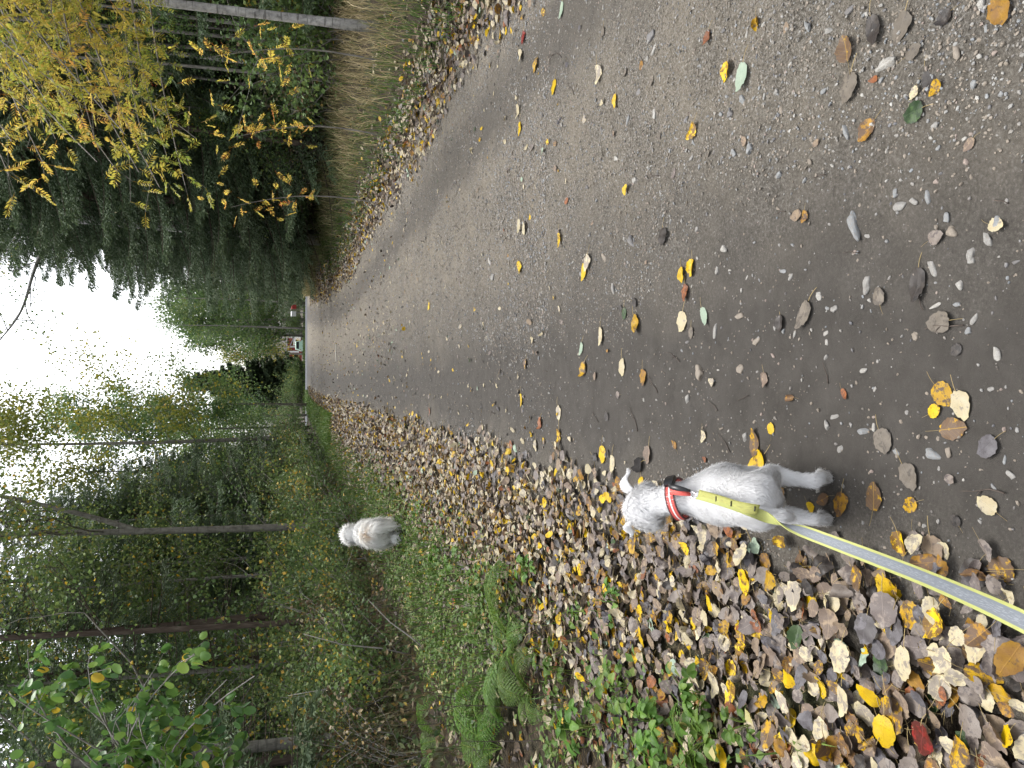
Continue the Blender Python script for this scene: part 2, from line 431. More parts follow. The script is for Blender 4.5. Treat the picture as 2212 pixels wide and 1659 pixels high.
# ------------------------------------------------------------------ fallen leaves
LM = {
 'yellow':  leaf_mat("leaf_yellow", (0.66, 0.41, 0.012), (0.74, 0.52, 0.03), (0.16, 0.085, 0.02), 0.30, None, 0.5),
 'spotted': leaf_mat("leaf_yellow_spotted", (0.58, 0.35, 0.015), (0.48, 0.27, 0.02), (0.12, 0.075, 0.045), 0.62, None, 0.5),
 'gold':    leaf_mat("leaf_gold_brown", (0.42, 0.23, 0.035), (0.30, 0.15, 0.035), (0.14, 0.085, 0.05), 0.55, None, 0.55),
 'cream':   leaf_mat("leaf_cream", (0.56, 0.47, 0.29), (0.60, 0.53, 0.37), (0.31, 0.27, 0.22), 0.40, (0.62, 0.54, 0.33), 0.55),
 'tan':     leaf_mat("leaf_tan", (0.36, 0.27, 0.18), (0.28, 0.21, 0.15), (0.18, 0.135, 0.105), 0.55, None, 0.6),
 'grey':    leaf_mat("leaf_grey_brown", (0.225, 0.185, 0.155), (0.30, 0.255, 0.22), (0.14, 0.115, 0.105), 0.55, None, 0.5),
 'slate':   leaf_mat("leaf_slate", (0.105, 0.095, 0.10), (0.16, 0.15, 0.16), (0.07, 0.062, 0.062), 0.5, None, 0.45),
 'black':   leaf_mat("leaf_black", (0.012, 0.010, 0.009), (0.02, 0.016, 0.014), (0.006, 0.005, 0.005), 0.5, None, 0.8, 0.0),
 'dark':    leaf_mat("leaf_dark_brown", (0.034, 0.027, 0.023), (0.055, 0.044, 0.036), (0.02, 0.016, 0.014), 0.5, None, 0.45, 0.03),
 'mud':     leaf_mat("leaf_muddy", (0.15, 0.127, 0.10), (0.19, 0.162, 0.128), (0.10, 0.084, 0.068), 0.5, None, 0.6, 0.0),
 'rust':    leaf_mat("leaf_rust", (0.36, 0.13, 0.045), (0.28, 0.10, 0.04), (0.15, 0.06, 0.03), 0.5, None, 0.5),
 'red':     leaf_mat("leaf_red", (0.20, 0.022, 0.02), (0.26, 0.04, 0.03), (0.09, 0.02, 0.015), 0.4, None, 0.42),
 'green':   leaf_mat("leaf_green", (0.045, 0.085, 0.025), (0.06, 0.10, 0.035), (0.02, 0.04, 0.015), 0.4, None, 0.42),
 'mint':    leaf_mat("leaf_pale_green", (0.36, 0.46, 0.35), (0.42, 0.50, 0.38), (0.26, 0.34, 0.25), 0.3, None, 0.55),
}
LK = list(LM); LMATS = [LM[k] for k in LK]
SAY = {'yellow': 'bright yellow', 'spotted': 'yellow black-speckled', 'gold': 'golden brown', 'cream': 'pale cream', 'tan': 'tan', 'grey': 'grey-brown', 'slate': 'slate grey',
       'black': 'blackened', 'dark': 'dark brown', 'mud': 'mud-coated', 'rust': 'rusty orange', 'red': 'deep red', 'green': 'dark green', 'mint': 'pale minty green'}

def leaf_template(seg, rings, r, curl=0.0, fold=0.0, bend=0.0, wav=0.0, wid=0.86, tip=0.13, roll=0.0, stalk=True):
    """aspen leaf, length about 1, base at y=-0.5: rings of points out to a toothed margin; returns V, polys, co"""
    th = (np.arange(seg) + 0.5) * 2 * PI / seg - PI / 2
    rad = 0.5 * (1 + 0.04 * np.cos(2 * (th - PI / 2)))
    d = np.angle(np.exp(1j * (th - PI / 2)))
    rad = rad + tip * np.exp(-(d / 0.28) ** 2) - 0.05 * np.exp(-((np.abs(d) - PI) / 0.5) ** 2)
    if seg >= 16: rad = rad * (1 + 0.035 * np.where(np.arange(seg) % 2 == 0, 1, -1)) * (1 + 0.09 * (r.random(seg) - 0.5))
    rr = [(k + 1) / rings for k in range(rings)]
    xy = [np.zeros((1, 2))]
    for q in rr: xy.append(np.stack([np.cos(th) * rad * q * wid, np.sin(th) * rad * q], -1))
    xy = np.concatenate(xy)
    P = [np.stack([np.zeros(seg, int), 1 + np.arange(seg), 1 + (np.arange(seg) + 1) % seg], -1)]
    for k in range(rings - 1):
        a = 1 + k * seg + np.arange(seg); a2 = 1 + k * seg + (np.arange(seg) + 1) % seg
        P.append(np.stack([a, a + seg, a2 + seg, a2], -1))
    x, y = xy[:, 0], xy[:, 1]
    ph = r.random(3) * 6
    wav = wav * 1.35; z = curl * (x * x + y * y) + fold * np.abs(x) + bend * y * y + wav * (np.sin(7 * x + ph[0]) * np.cos(6 * y + ph[1]) + 0.5 * np.sin(13 * y + ph[2])) * np.hypot(x, y)
    X = x.copy()
    if roll:
        a = x * roll; X = np.sin(a) / roll; z = z + (1 - np.cos(a)) / roll
    V = np.stack([X, y, z], -1); co = np.stack([x, y], -1)
    sV = sP = sC = None
    if stalk:
        t = np.linspace(0, 1, 4); b = (r.random() - 0.5) * 0.35
        px = b * t * t; py = -0.47 - 0.62 * t; pz = 0.02 + 0.06 * t * (1 - t) + float(curl) * 0.2
        sV0, sP = tube(np.stack([px, py, np.broadcast_to(pz, px.shape)], -1), np.linspace(0.014, 0.011, 4), 3, False)
        sV = sV0; sC = np.stack([sV0[:, 0], np.minimum(sV0[:, 1], -0.6)], -1)
    return V, P, co, sV, sP, sC

r1 = np.random.default_rng(5)
SHAPES = [dict(curl=0.15, wav=0.05), dict(curl=-0.25, wav=0.06), dict(fold=0.35, wav=0.05), dict(fold=-0.3, bend=0.3, wav=0.05), dict(bend=0.5, wav=0.07), dict(bend=-0.4, wav=0.06),
          dict(roll=2.2, wav=0.04), dict(roll=4.0, wav=0.05), dict(wav=0.09), dict(curl=0.5, wav=0.1, wid=0.8), dict(wid=0.70, tip=0.16, bend=0.25, wav=0.05), dict(wid=0.95, tip=0.08, curl=-0.1, wav=0.05)]
FLATS = (0, 1, 8, 10, 11, 4)
NEAR_T = [leaf_template(26, 4, r1, **k) for k in SHAPES]
MID_T = [leaf_template(12, 2, r1, **k) for k in SHAPES]
FAR_T = [leaf_template(8, 1, r1, stalk=False, **k) for k in SHAPES]

def leaf_parts(T, seed=0.0):
    V, P, co, sV, sP, sC = T
    return V, P, np.column_stack([co, np.full(len(V), seed)])

_lm = {}
def leaf_mesh(shape, kind):
    k = (shape, kind)
    if k not in _lm:
        V, P, co, sV, sP, sC = NEAR_T[shape]
        me = meshdata("leaf", V, P, [LM[kind]], attrs={'leafco': np.column_stack([co, np.zeros(len(V))])}, smooth=True)
        st = meshdata("stalk", sV, sP, [LM[kind]], attrs={'leafco': np.column_stack([sC, np.zeros(len(sV))])}, smooth=True)
        _lm[k] = (me, st)
    return _lm[k]

LEAVES = []      # every individual leaf: dict(o, kind, zone, pos, size)
def place_leaf(p, kind, shape, size, yaw, tilt=0.0, tdir=0.0, lift=0.004, zone='', label=None, stalk=True):
    me, st = leaf_mesh(shape, kind)
    o = bpy.data.objects.new("fallen_leaf", me)
    Rm = rotz(np.array([tdir]))[0] @ rotx(np.array([tilt]))[0] @ rotz(np.array([yaw - tdir]))[0]
    zmin = float((NEAR_T[shape][0] @ Rm.T)[:, 2].min()) * size
    MM = np.eye(4); MM[:3, :3] = Rm * size; MM[:3, 3] = (p[0], p[1], p[2] + lift - zmin)
    o.matrix_world = Matrix(MM.tolist()); link(o)
    if stalk:
        c = bpy.data.objects.new("stalk", st); link(c, o)
    LEAVES.append(dict(o=o, kind=kind, zone=zone, pos=np.array(p), size=size, label=label))
    return o

# leaves one can point to: picture x, y (in a 2212 wide view), kind, shape, size in view px, yaw, label
NAMED = [
 (2041, 850, 'spotted', 11, 60, 2.6, 'yellow speckled leaf topmost in the cluster of four on bare mud'),
 (2085, 872, 'cream', 8, 66, 2.0, 'pale cream leaf half under the yellow ones in the cluster of four'),
 (2023, 888, 'yellow', 11, 36, 3.4, 'smallest yellow leaf of the cluster of four on bare mud'),
 (2065, 926, 'spotted', 8, 66, 2.9, 'big yellow grey-centred leaf at the dog side of the cluster of four'),
 (1635, 960, 'spotted', 10, 56, -1.3, 'yellow grey-hearted leaf on mud beside the hip of the short-haired dog'),
 (1645, 993, 'yellow', 4, 52, 0.4, 'crinkled yellow leaf touching the flank of the short-haired dog'),
 (1693, 1066, 'gold', 2, 44, 1.0, 'folded golden leaf on mud between the hind legs of the dog'),
 (1758, 1096, 'yellow', 3, 34, 2.1, 'small pointed yellow leaf tucked against the hind paw of the dog'),
 (1895, 1076, 'spotted', 0, 60, -1.6, 'heart-shaped yellow speckled leaf on mud just behind the dog'),
 (1975, 1090, 'spotted', 11, 40, 0.6, 'small round yellow leaf behind the heart-shaped one, torn edge'),
 (1971, 1026, 'mud', 8, 60, 1.7, 'brown soaked leaf pressed into mud behind the dog'),
 (1825, 1086, 'gold', 8, 52, 1.4, 'soaked golden leaf half sunk in mud behind the hind paw'),
 (1785, 1078, 'gold', 0, 34, 0.4, 'small golden brown leaf between the two hind paws'),
 (2145, 963, 'slate', 11, 58, 0.9, 'round slate grey leaf on mud past the cluster of four'),
 (2145, 1092, 'cream', 8, 52, -0.6, 'greyish cream leaf on mud near the leash end of the road edge'),
 (1915, 950, 'mud', 11, 56, 1.9, 'mud-crusted yellowish leaf between the dog and the cluster of four'),
 (2041, 696, 'mud', 8, 62, 0.2, 'mud-crusted leaf among small stones on the dark track'),
 (1991, 610, 'dark', 10, 72, 1.5, 'large dark brown leaf lying flat and alone on the track'),
 (1690, 696, 'dark', 2, 42, 1.6, 'dark brown folded leaf on the track with one half raised'),
 (1745, 676, 'mud', 10, 66, 1.3, 'long tan mud-smeared leaf beside a white pebble'),
 (1526, 681, 'mint', 10, 38, 1.6, 'pale minty green toothed leaf on the smooth track'),
 (1478, 693, 'cream', 11, 42, 1.4, 'pale cream oval leaf beside the minty green one'),
 (1713, 860, 'gold', 7, 36, 0.3, 'curled-up brown leaf standing on bare mud'),
 (1828, 850, 'rust', 10, 26, 2.2, 'small pinkish orange leaf flat on dark mud'),
 (1500, 576, 'yellow', 6, 44, 1.3, 'yellow narrow rolled leaf on the gravel by a cream leaf'),
 (1478, 592, 'yellow', 2, 40, 1.7, 'yellow folded leaf right beside the narrow rolled one'),
 (1485, 630, 'rust', 8, 34, 1.5, 'brown dry leaf with a pale centre on the gravel'),
 (1526, 941, 'cream', 3, 30, 1.2, 'small cream leaf edge-up near a grey pebble by the litter'),
 (1840, 110, 'spotted', 2, 72, -1.0, 'large yellow leaf folded up on gravel with a long stalk'),
 (1844, 187, 'mud', 11, 62, 1.2, 'grey mud-plastered leaf flat beside the large folded yellow one'),
 (1880, 280, 'gold', 2, 64, 1.1, 'brown tent-like leaf lying on gravel'),
 (1985, 243, 'green', 11, 56, 0.4, 'dark green round leaf pressed into gravel'),
 (1985, 200, 'cream', 9, 30, 1.0, 'crumpled whitish leaf resting on the dark green round one'),
 (2011, 176, 'dark', 10, 56, 1.6, 'dark brown leaf touching the crumpled whitish one'),
 (2046, 37, 'dark', 9, 42, 0.5, 'dark crinkled leaf with holes near the picture corner'),
 (1894, 63, 'dark', 10, 64, 1.7, 'long dark brown leaf beside a white chip of stone'),
 (1955, 57, 'mud', 8, 66, 1.4, 'grey-brown torn leaf beside the long dark one'),
 (2168, 22, 'gold', 8, 70, 2.0, 'brown translucent veined leaf in the gravel corner'),
 (1575, 153, 'yellow', 2, 48, 1.2, 'yellow upright folded leaf next to the pale green one'),
 (1610, 163, 'mint', 10, 58, 1.3, 'pale green pointed leaf lying beside the upright yellow one'),
 (1634, 50, 'spotted', 7, 42, 1.5, 'yellowish rolled-up leaf alone on the gravel crown'),
 (1536, 80, 'rust', 9, 30, 0.9, 'ragged orange leaf scrap beside a dark stone'),
 (1506, 283, 'yellow', 3, 44, 1.3, 'lemon yellow crescent leaf with a curved stalk on gravel'),
 (1896, 172, 'rust', 10, 24, 0.2, 'tiny rust orange leaf beside the long white stone'),
 (1746, 467, 'gold', 3, 32, 1.0, 'ochre folded scrap of leaf against a dark stone'),
 (1200, 187, 'yellow', 11, 32, 1.3, 'yellow holed leaf on the smooth grass-side track'),
 (1300, 160, 'cream', 3, 44, 1.6, 'white-backed leaf with long stalk on the grass-side track'),
 (1335, 217, 'yellow', 2, 32, 1.2, 'yellow heart-like folded leaf near a dark blue stone'),
 (1130, 120, 'cream', 3, 34, 1.9, 'white-backed leaf with long stalk beside the grass-side litter'),
 (1162, 140, 'spotted', 2, 40, 1.5, 'yellow and blackish leaf tilted up on the grass-side track'),
 (1125, 240, 'cream', 4, 32, 1.5, 'curled white leaf behind a small yellow one on the track'),
 (1127, 277, 'yellow', 0, 24, 1.2, 'small yellow leaf next to a curled white one'),
 (1215, 517, 'yellow', 10, 26, 1.4, 'clean yellow oval leaf alone on mid-road gravel'),
 (1150, 470, 'yellow', 0, 24, 1.2, 'yellow leaf above a pair of cream ones on mid-road gravel'),
 (1127, 487, 'cream', 10, 30, 1.5, 'cream oval leaf, paired, farther one of two on mid-road gravel'),
 (1139, 492, 'cream', 1, 28, 1.6, 'cream oval leaf, paired, closer one of two on mid-road gravel'),
 (1135, 80, 'red', 8, 22, 1.5, 'scarlet leaf at the edge of the grass-side litter'),
 (1217, 20, 'mint', 10, 34, 1.4, 'pale minty leaf on the grass-side track at the picture edge'),
 (1437, 510, 'dark', 11, 36, 1.6, 'dark brown leaf pressed flat on mid-road gravel'),
 (1125, 577, 'yellow', 4, 32, 1.8, 'yellow bent leaf on mid-road gravel by a brown one'),
 (1266, 585, 'yellow', 10, 32, 1.2, 'yellow leaf tucked under a cream one on the gravel'),
 (1277, 566, 'cream', 8, 36, 0.8, 'cream leaf lying over a yellow one on the gravel'),
 (931, 661, 'yellow', 0, 16, 1.3, 'yellow leaf far up the road beside the leaf heap'),
 (1350, 676, 'green', 11, 24, 1.4, 'dark green round leaf standing on the track'),
 (1379, 698, 'spotted', 9, 42, 1.5, 'crumpled yellow leaf with stalk on the track'),
 (1302, 723, 'cream', 10, 46, 1.4, 'large ivory leaf with long stalk on the track'),
 (1265, 796, 'spotted', 9, 32, 1.2, 'yellow leaf with a bitten hole on the track'),
 (1139, 785, 'spotted', 2, 24, 1.5, 'small speckled yellow leaf standing on the track'),
 (1395, 813, 'gold', 8, 32, 1.6, 'half-buried golden leaf on the track'),
 (1349, 791, 'cream', 1, 34, 1.5, 'ivory leaf with a bent stalk on the track'),
 (1129, 863, 'yellow', 10, 32, 1.6, 'yellow pointed leaf with straight stalk on the track'),
 (931, 888, 'rust', 4, 20, 1.4, 'orange-red leaf far along the muddy track'),
 (1260, 751, 'mint', 10, 26, 1.4, 'pale minty leaf on the track beside a brown one'),
 (1212, 941, 'yellow', 4, 34, 1.4, 'yellow leaf with hooked stalk beside the litter edge'),
 (1305, 980, 'yellow', 11, 40, 1.5, 'yellow leaf with straight stalk where the litter begins'),
 (1327, 1000, 'cream', 10, 48, 1.3, 'greyish white leaf beside the head of the short-haired dog'),
 (1162, 961, 'cream', 2, 26, 1.2, 'cream leaf with forked stalk at the litter edge'),
 (1170, 913, 'rust', 9, 26, 1.0, 'rusty curled leaf on the track near the litter'),
 (1210, 890, 'cream', 0, 28, 1.6, 'grey-white oval leaf on the track near the litter'),
 (1387, 1004, 'black', 9, 56, 0.6, 'blackened wrinkled leaf by the ear of the short-haired dog'),
 (1405, 980, 'tan', 2, 44, 1.4, 'pinkish tan leaf with yellow base by the ear of the dog'),
 (2031, 1586, 'red', 0, 82, 1.1, 'deep red leaf lying in the grey litter'),
 (1745, 1279, 'cream', 8, 76, 1.9, 'heart-shaped cream leaf, palest in the litter beside the leash'),
 (1843, 1413, 'cream', 11, 76, 1.5, 'big round cream leaf with grey heart in the litter'),
 (1985, 1426, 'cream', 1, 66, 1.4, 'cream leaf with slate centre below the leash'),
 (2071, 1421, 'cream', 9, 54, 1.4, 'cream crumpled leaf with a crease, near the leash'),
 (1851, 1505, 'cream', 10, 76, 1.2, 'long pale cream leaf with grey tip deep in the litter'),
 (1805, 1575, 'cream', 9, 54, 1.4, 'white dirt-speckled leaf by the grass tuft'),
 (2051, 1341, 'yellow', 9, 60, 1.3, 'vivid yellow leaf in the litter right under the leash'),
 (1945, 1573, 'yellow', 1, 62, 1.7, 'vivid yellow leaf with rotten grey centre'),
 (1960, 1535, 'spotted', 8, 76, 1.5, 'large mottled yellow leaf partly under a vivid one'),
 (2111, 1616, 'spotted', 3, 76, 1.2, 'large yellow and grey leaf beside the red one'),
 (1601, 1489, 'yellow', 10, 64, 1.5, 'bright yellow leaf beside two cream ones in the litter'),
 (1632, 1253, 'yellow', 0, 46, 1.5, 'bright yellow leaf in litter close to the hind paw'),
 (2116, 1236, 'dark', 11, 74, 0.4, 'large charcoal leaf at the litter edge beyond the leash'),
 (2172, 1229, 'spotted', 8, 72, 0.2, 'black and lime yellow leaf at the picture edge'),
 (2168, 1263, 'rust', 9, 38, 0.3, 'orange-brown dimpled leaf next to the black and yellow one'),
 (2025, 1186, 'tan', 8, 72, 1.5, 'broad tan leaf at the litter edge beyond the leash'),
 (1955, 1169, 'yellow', 6, 66, 1.55, 'long yellow rolled leaf at the litter edge beyond the leash'),
 (1901, 1353, 'slate', 11, 58, 1.4, 'oval blue-grey leaf in litter below the leash'),
 (1960, 1352, 'slate', 0, 58, 1.2, 'blue-grey leaf framed by a cream twig of leaf'),
 (1705, 1339, 'slate', 10, 76, 1.2, 'large slate leaf with pointed tip in the litter'),
 (1822, 1339, 'tan', 4, 54, 1.5, 'pinkish tan leaf leaning on a grey one'),
 (1945, 1310, 'grey', 11, 66, 1.7, 'big grey-brown leaf just under the leash'),
 (1760, 1455, 'slate', 10, 44, 1.5, 'narrow slate leaf over a yellow one'),
 (1735, 1462, 'yellow', 3, 48, 1.4, 'yellow leaf half hidden by a narrow slate one'),
 (1520, 1469, 'cream', 10, 54, 1.4, 'cream leaf with dangling stalk, first of two in the litter'),
 (1568, 1472, 'cream', 4, 56, 1.3, 'cream bent leaf, second of two in the litter'),
 (1475, 1620, 'spotted', 0, 54, 1.6, 'yellow rotten-edged leaf lying on the green weeds'),
 (1690, 1580, 'spotted', 8, 62, 1.5, 'yellow leaf with dark brown blotch on green weeds'),
 (1585, 1630, 'yellow', 11, 50, 1.4, 'dull yellow leaf low in the weeds'),
 (1410, 1372, 'yellow', 1, 58, 1.5, 'bright yellow leaf standing over brown ones by the weeds'),
 (1660, 1392, 'tan', 6, 40, 1.7, 'tan rolled leaf leaning in the litter'),
 (1690, 1250, 'spotted', 3, 48, 1.2, 'mottled yellow leaf beside the dog hind leg'),
]
for dx, dy, kind, shape, px, yaw, lab in NAMED:
    p = on_ground(dx, dy); zc = float((p - np.array([0, 0, CAM_H])) @ FW)
    inl = p[0] < -0.42
    p[2] = float(zroad(p[0], p[1])) if not inl else p[2] + 0.035
    d = (p - np.array([0, 0, CAM_H])); el = math.atan2(-d[2], math.hypot(d[0], d[1]))
    size = px * zc / FPX / (0.62 + 0.38 * math.sin(el) + (0.2 if shape in (2, 3, 6, 7) else 0))
    size = min(size * (0.82 if not inl else 0.94), 0.078)
    place_leaf(p, kind, shape, size, yaw + r1.normal() * 0.2, r1.random() * (0.12 if not inl else 0.35), r1.random() * 6.28, 0.003, 'named', lab)

def mud_ok(x, y):     # keeps scattered leaves and stones from landing in the named ones
    for L in LEAVES:
        if L['zone'] == 'named' and (L['pos'][0] - x) ** 2 + (L['pos'][1] - y) ** 2 < (L['size'] * 0.62) ** 2: return False
    return True

def kinds(r, n, p):
    ks = list(p); w = np.array([p[k] for k in ks]); return r.choice([LK.index(k) for k in ks], n, p=w / w.sum())

PL = dict(yellow=6, spotted=8, gold=7, cream=14, tan=16, grey=33, slate=11, dark=3, rust=2.5, green=0.7, mint=0.8)
PLF = dict(yellow=10, spotted=7, gold=6, cream=27, tan=19, grey=26, slate=4, dark=3, rust=2.0, green=0.7, mint=1)
PR_ = dict(yellow=10, spotted=3, gold=3, cream=30, tan=8, grey=10, slate=5, dark=7, mud=8, rust=3, green=2, mint=4)

# candidates: the two litter bands and the thin scatter on the road
def left_density(x, y):
    """leaves per square metre wanted beside the road on the dog side"""
    wob = (vnoise(x * 0 + 3.3, y, 1.7) - 0.5) * 0.22
    d = sstep(-0.34 + wob * 0.6, -0.56 + wob * 0.6, x)
    far = sstep(-1.1, -2.0, x)
    return d * (980 * (1 - far) + 120 * far) * (x > -2.9 - 0.0 * y)

def right_density(x, y):
    wob = (vnoise(x * 0 + 9.1, y, 1.3) - 0.5) * 0.35
    d = sstep(2.28 + wob, 2.6 + wob, x); far = sstep(3.2, 3.8, x)
    return d * (430 * (1 - far) + 30 * far) * (x < 4.6)

def scatter(r, x0, x1, y0, y1, dens, cap):
    n = int((x1 - x0) * (y1 - y0) * cap)
    x = r.uniform(x0, x1, n); y = r.uniform(y0, y1, n)
    k = r.random(n) < dens(x, y) / cap
    return x[k], y[k]

r2 = np.random.default_rng(21)
def litter(x, y, T, kidx, smin, smax, layer, tiltmax, acc, r, zf=zg):
    x = warp(x, y); n = len(x); sh = r.integers(0, len(T), n)
    # flat-ish leaves dominate
    fl = r.random(n) < 0.55; sh = np.where(fl, np.array(FLATS)[r.integers(0, len(FLATS), n)], sh)
    size = r.uniform(smin, smax, n); yaw = r.uniform(0, 6.28, n); td = r.uniform(0, 6.28, n); tl = np.abs(r.normal(0, tiltmax, n)); flip = r.random(n) < 0.4
    Rm = rotz(td) @ rotx(tl + np.where(flip, PI, 0)) @ rotz(yaw)
    lay = r.random(n) * layer
    z = zf(x, y) + 0.004 + lay + np.sin(np.clip(tl, 0, 1.2)) * size * 0.35
    t = np.stack([x, y, z], -1); seed = r.random(n)
    for s in range(len(T)):
        q = np.where(sh == s)[0]
        if not len(q): continue
        V, P, co, sV, sP, sC = T[s]
        stalk = sV is not None
        TV = np.vstack([V, sV]) if stalk else V
        TP = list(P) + ([p + len(V) for p in sP] if stalk else [])
        TC = np.vstack([co, sC]) if stalk else co
        VV, PP = replicate(TV, TP, Rm[q], size[q][:, None] * np.stack([r.uniform(0.72, 1.1, len(q)), np.ones(len(q)), r.uniform(0.6, 2.2, len(q))], -1), t[q])
        lc = np.empty((len(q), len(TV), 3)); lc[:, :, :2] = TC[None]; lc[:, :, 2] = seed[q][:, None]
        acc.V.append(VV); acc.A.setdefault('leafco', []).append(lc.reshape(-1, 3))
        for p0, p1 in zip(TP, PP):
            acc.P.append(p1 + acc.n); acc.MI.append(np.repeat(kidx[q], len(p0)).astype(np.int32))
        acc.n += len(VV)

acc = Acc()
x, y = scatter(r2, -1.9, -0.2, 0.75, 3.4, left_density, 1000); litter(x, y, NEAR_T, kinds(r2, len(x), PL), 0.030, 0.066, 0.034, 0.30, acc, r2)
x, y = scatter(r2, -2.9, -0.2, 3.4, 9, left_density, 1000); k = r2.random(len(x)) < 0.85; x, y = x[k], y[k]; litter(x, y, MID_T, kinds(r2, len(x), PLF), 0.030, 0.066, 0.035, 0.38, acc, r2)
x, y = scatter(r2, -2.9, -0.2, 9, 24, left_density, 1000); k = r2.random(len(x)) < 0.5; x, y = x[k], y[k]; litter(x, y, FAR_T, kinds(r2, len(x), PLF), 0.05, 0.085, 0.04, 0.5, acc, r2)
x, y = scatter(r2, -1.6, -0.2, 24, 52, left_density, 1000); k = r2.random(len(x)) < 0.25; x, y = x[k], y[k]; litter(x, y, FAR_T, kinds(r2, len(x), PLF), 0.06, 0.10, 0.05, 0.6, acc, r2)
x, y = scatter(r2, 2.1, 4.6, 3.2, 9, right_density, 450); litter(x, y, MID_T, kinds(r2, len(x), PLF), 0.04, 0.072, 0.035, 0.4, acc, r2)
x, y = scatter(r2, 2.1, 4.6, 9, 24, right_density, 450); k = r2.random(len(x)) < 0.6; x, y = x[k], y[k]; litter(x, y, FAR_T, kinds(r2, len(x), PLF), 0.05, 0.08, 0.04, 0.5, acc, r2)
x, y = scatter(r2, 2.1, 3.6, 24, 50, right_density, 450); k = r2.random(len(x)) < 0.3; x, y = x[k], y[k]; litter(x, y, FAR_T, kinds(r2, len(x), PLF), 0.06, 0.10, 0.05, 0.6, acc, r2)
# thin scatter on the road; denser near the litter and in a drift on the crown
def road_density(x, y):
    edge = 16 * np.exp(-(x - XL) / 0.22) + 12 * np.exp(-(XR - x) / 0.25)
    drift = 55 * np.exp(-((y - 11.5) / 2.2) ** 2 - ((x - 0.75 - 0.04 * (y - 11)) / 0.28) ** 2)
    return 20 * sstep(2.6, 4.5, y) + edge * sstep(2.4, 3.4, y) + drift
x, y = scatter(r2, -0.4, 2.4, 2.6, 9, road_density, 80); litter(x, y, MID_T, kinds(r2, len(x), PR_), 0.012, 0.046, 0.003, 0.28, acc, r2, zroad)
x, y = scatter(r2, -0.4, 2.4, 9, 50, road_density, 80); litter(x, y, FAR_T, kinds(r2, len(x), PR_), 0.02, 0.060, 0.004, 0.4, acc, r2, zroad)
o = meshobj("leaf_litter", acc.mesh("leaf_litter", LMATS, smooth=True)); tag(o, kind='stuff')
print("litter verts", acc.n)

# the individual leaves on top of the litter, those that show largest
r3 = np.random.default_rng(77)
need = 296 - len(LEAVES); tries = 0; pl = dict(PL); zc_ = []
pts = []
while need > 0 and tries < 9000:
    tries += 1
    y = 1.12 + 1.75 * r3.random() ** 1.25; x = r3.uniform(-1.5, -0.40)
    if tries % 6 == 0: x = r3.uniform(-0.4, 1.9); y = r3.uniform(1.15, 3.4)
    onroad = x > -0.40
    if not onroad and r3.random() > left_density(np.array([x]), np.array([y]))[0] / 980: continue
    z = float(zroad(x, y)) if onroad else float(zg(x, y)) + 0.030
    ok, ppm, dx, dy = visible(np.array([[x, y, z]]), 10)
    if not ok[0] or not mud_ok(x, y): continue
    if any((x - a) ** 2 + (y - b_) ** 2 < (0.052 if not onroad else 0.09) ** 2 for a, b_ in pts): continue
    if onroad and len([1 for a, b_ in pts if a > -0.4]) > 34: continue
    pts.append((x, y)); need -= 1
    kind = LK[int(kinds(r3, 1, dict(yellow=1, spotted=1, cream=3, tan=3, mud=5, dark=3, rust=1.5, gold=1.5, grey=3) if onroad else PL)[0])]
    flat = r3.random() < (0.75 if onroad else 0.6)
    shape = int(np.array(FLATS)[r3.integers(0, len(FLATS))]) if flat else int(r3.integers(0, 12))
    size = r3.uniform(0.022, 0.045) if onroad else r3.uniform(0.036, 0.068)
    place_leaf((x, y, z), kind, shape, size, r3.uniform(0, 6.28), abs(r3.normal(0, 0.10 if onroad else 0.26)), r3.uniform(0, 6.28), 0.003, 'road' if onroad else 'litter', stalk=r3.random() < 0.7)
print("individual leaves", len(LEAVES))
# ------------------------------------------------------------------ stones, grit, twigs on the road
def ico(sub):
    bm = bmesh.new(); bmesh.ops.create_icosphere(bm, subdivisions=sub, radius=0.5)
    V = np.array([v.co[:] for v in bm.verts]); F = np.array([[v.index for v in f.verts] for f in bm.faces]); bm.free(); return V, F

def stone_template(sub, r):
    V, F = ico(sub)
    n = V / 0.5
    # a few flat cuts make it a worn, broken stone
    V = V.copy()
    for _ in range(11):
        d = r.normal(size=3); d /= np.linalg.norm(d); c = r.uniform(0.24, 0.44)
        h = V @ d; V -= np.clip(h - c, 0, None)[:, None] * d * 0.85
    V += n * (0.03 * np.sin(n @ r.normal(size=3) * 4 + r.random() * 6))[:, None]
    V *= np.array([1, r.uniform(0.55, 0.85), r.uniform(0.35, 0.6)])
    return V, F

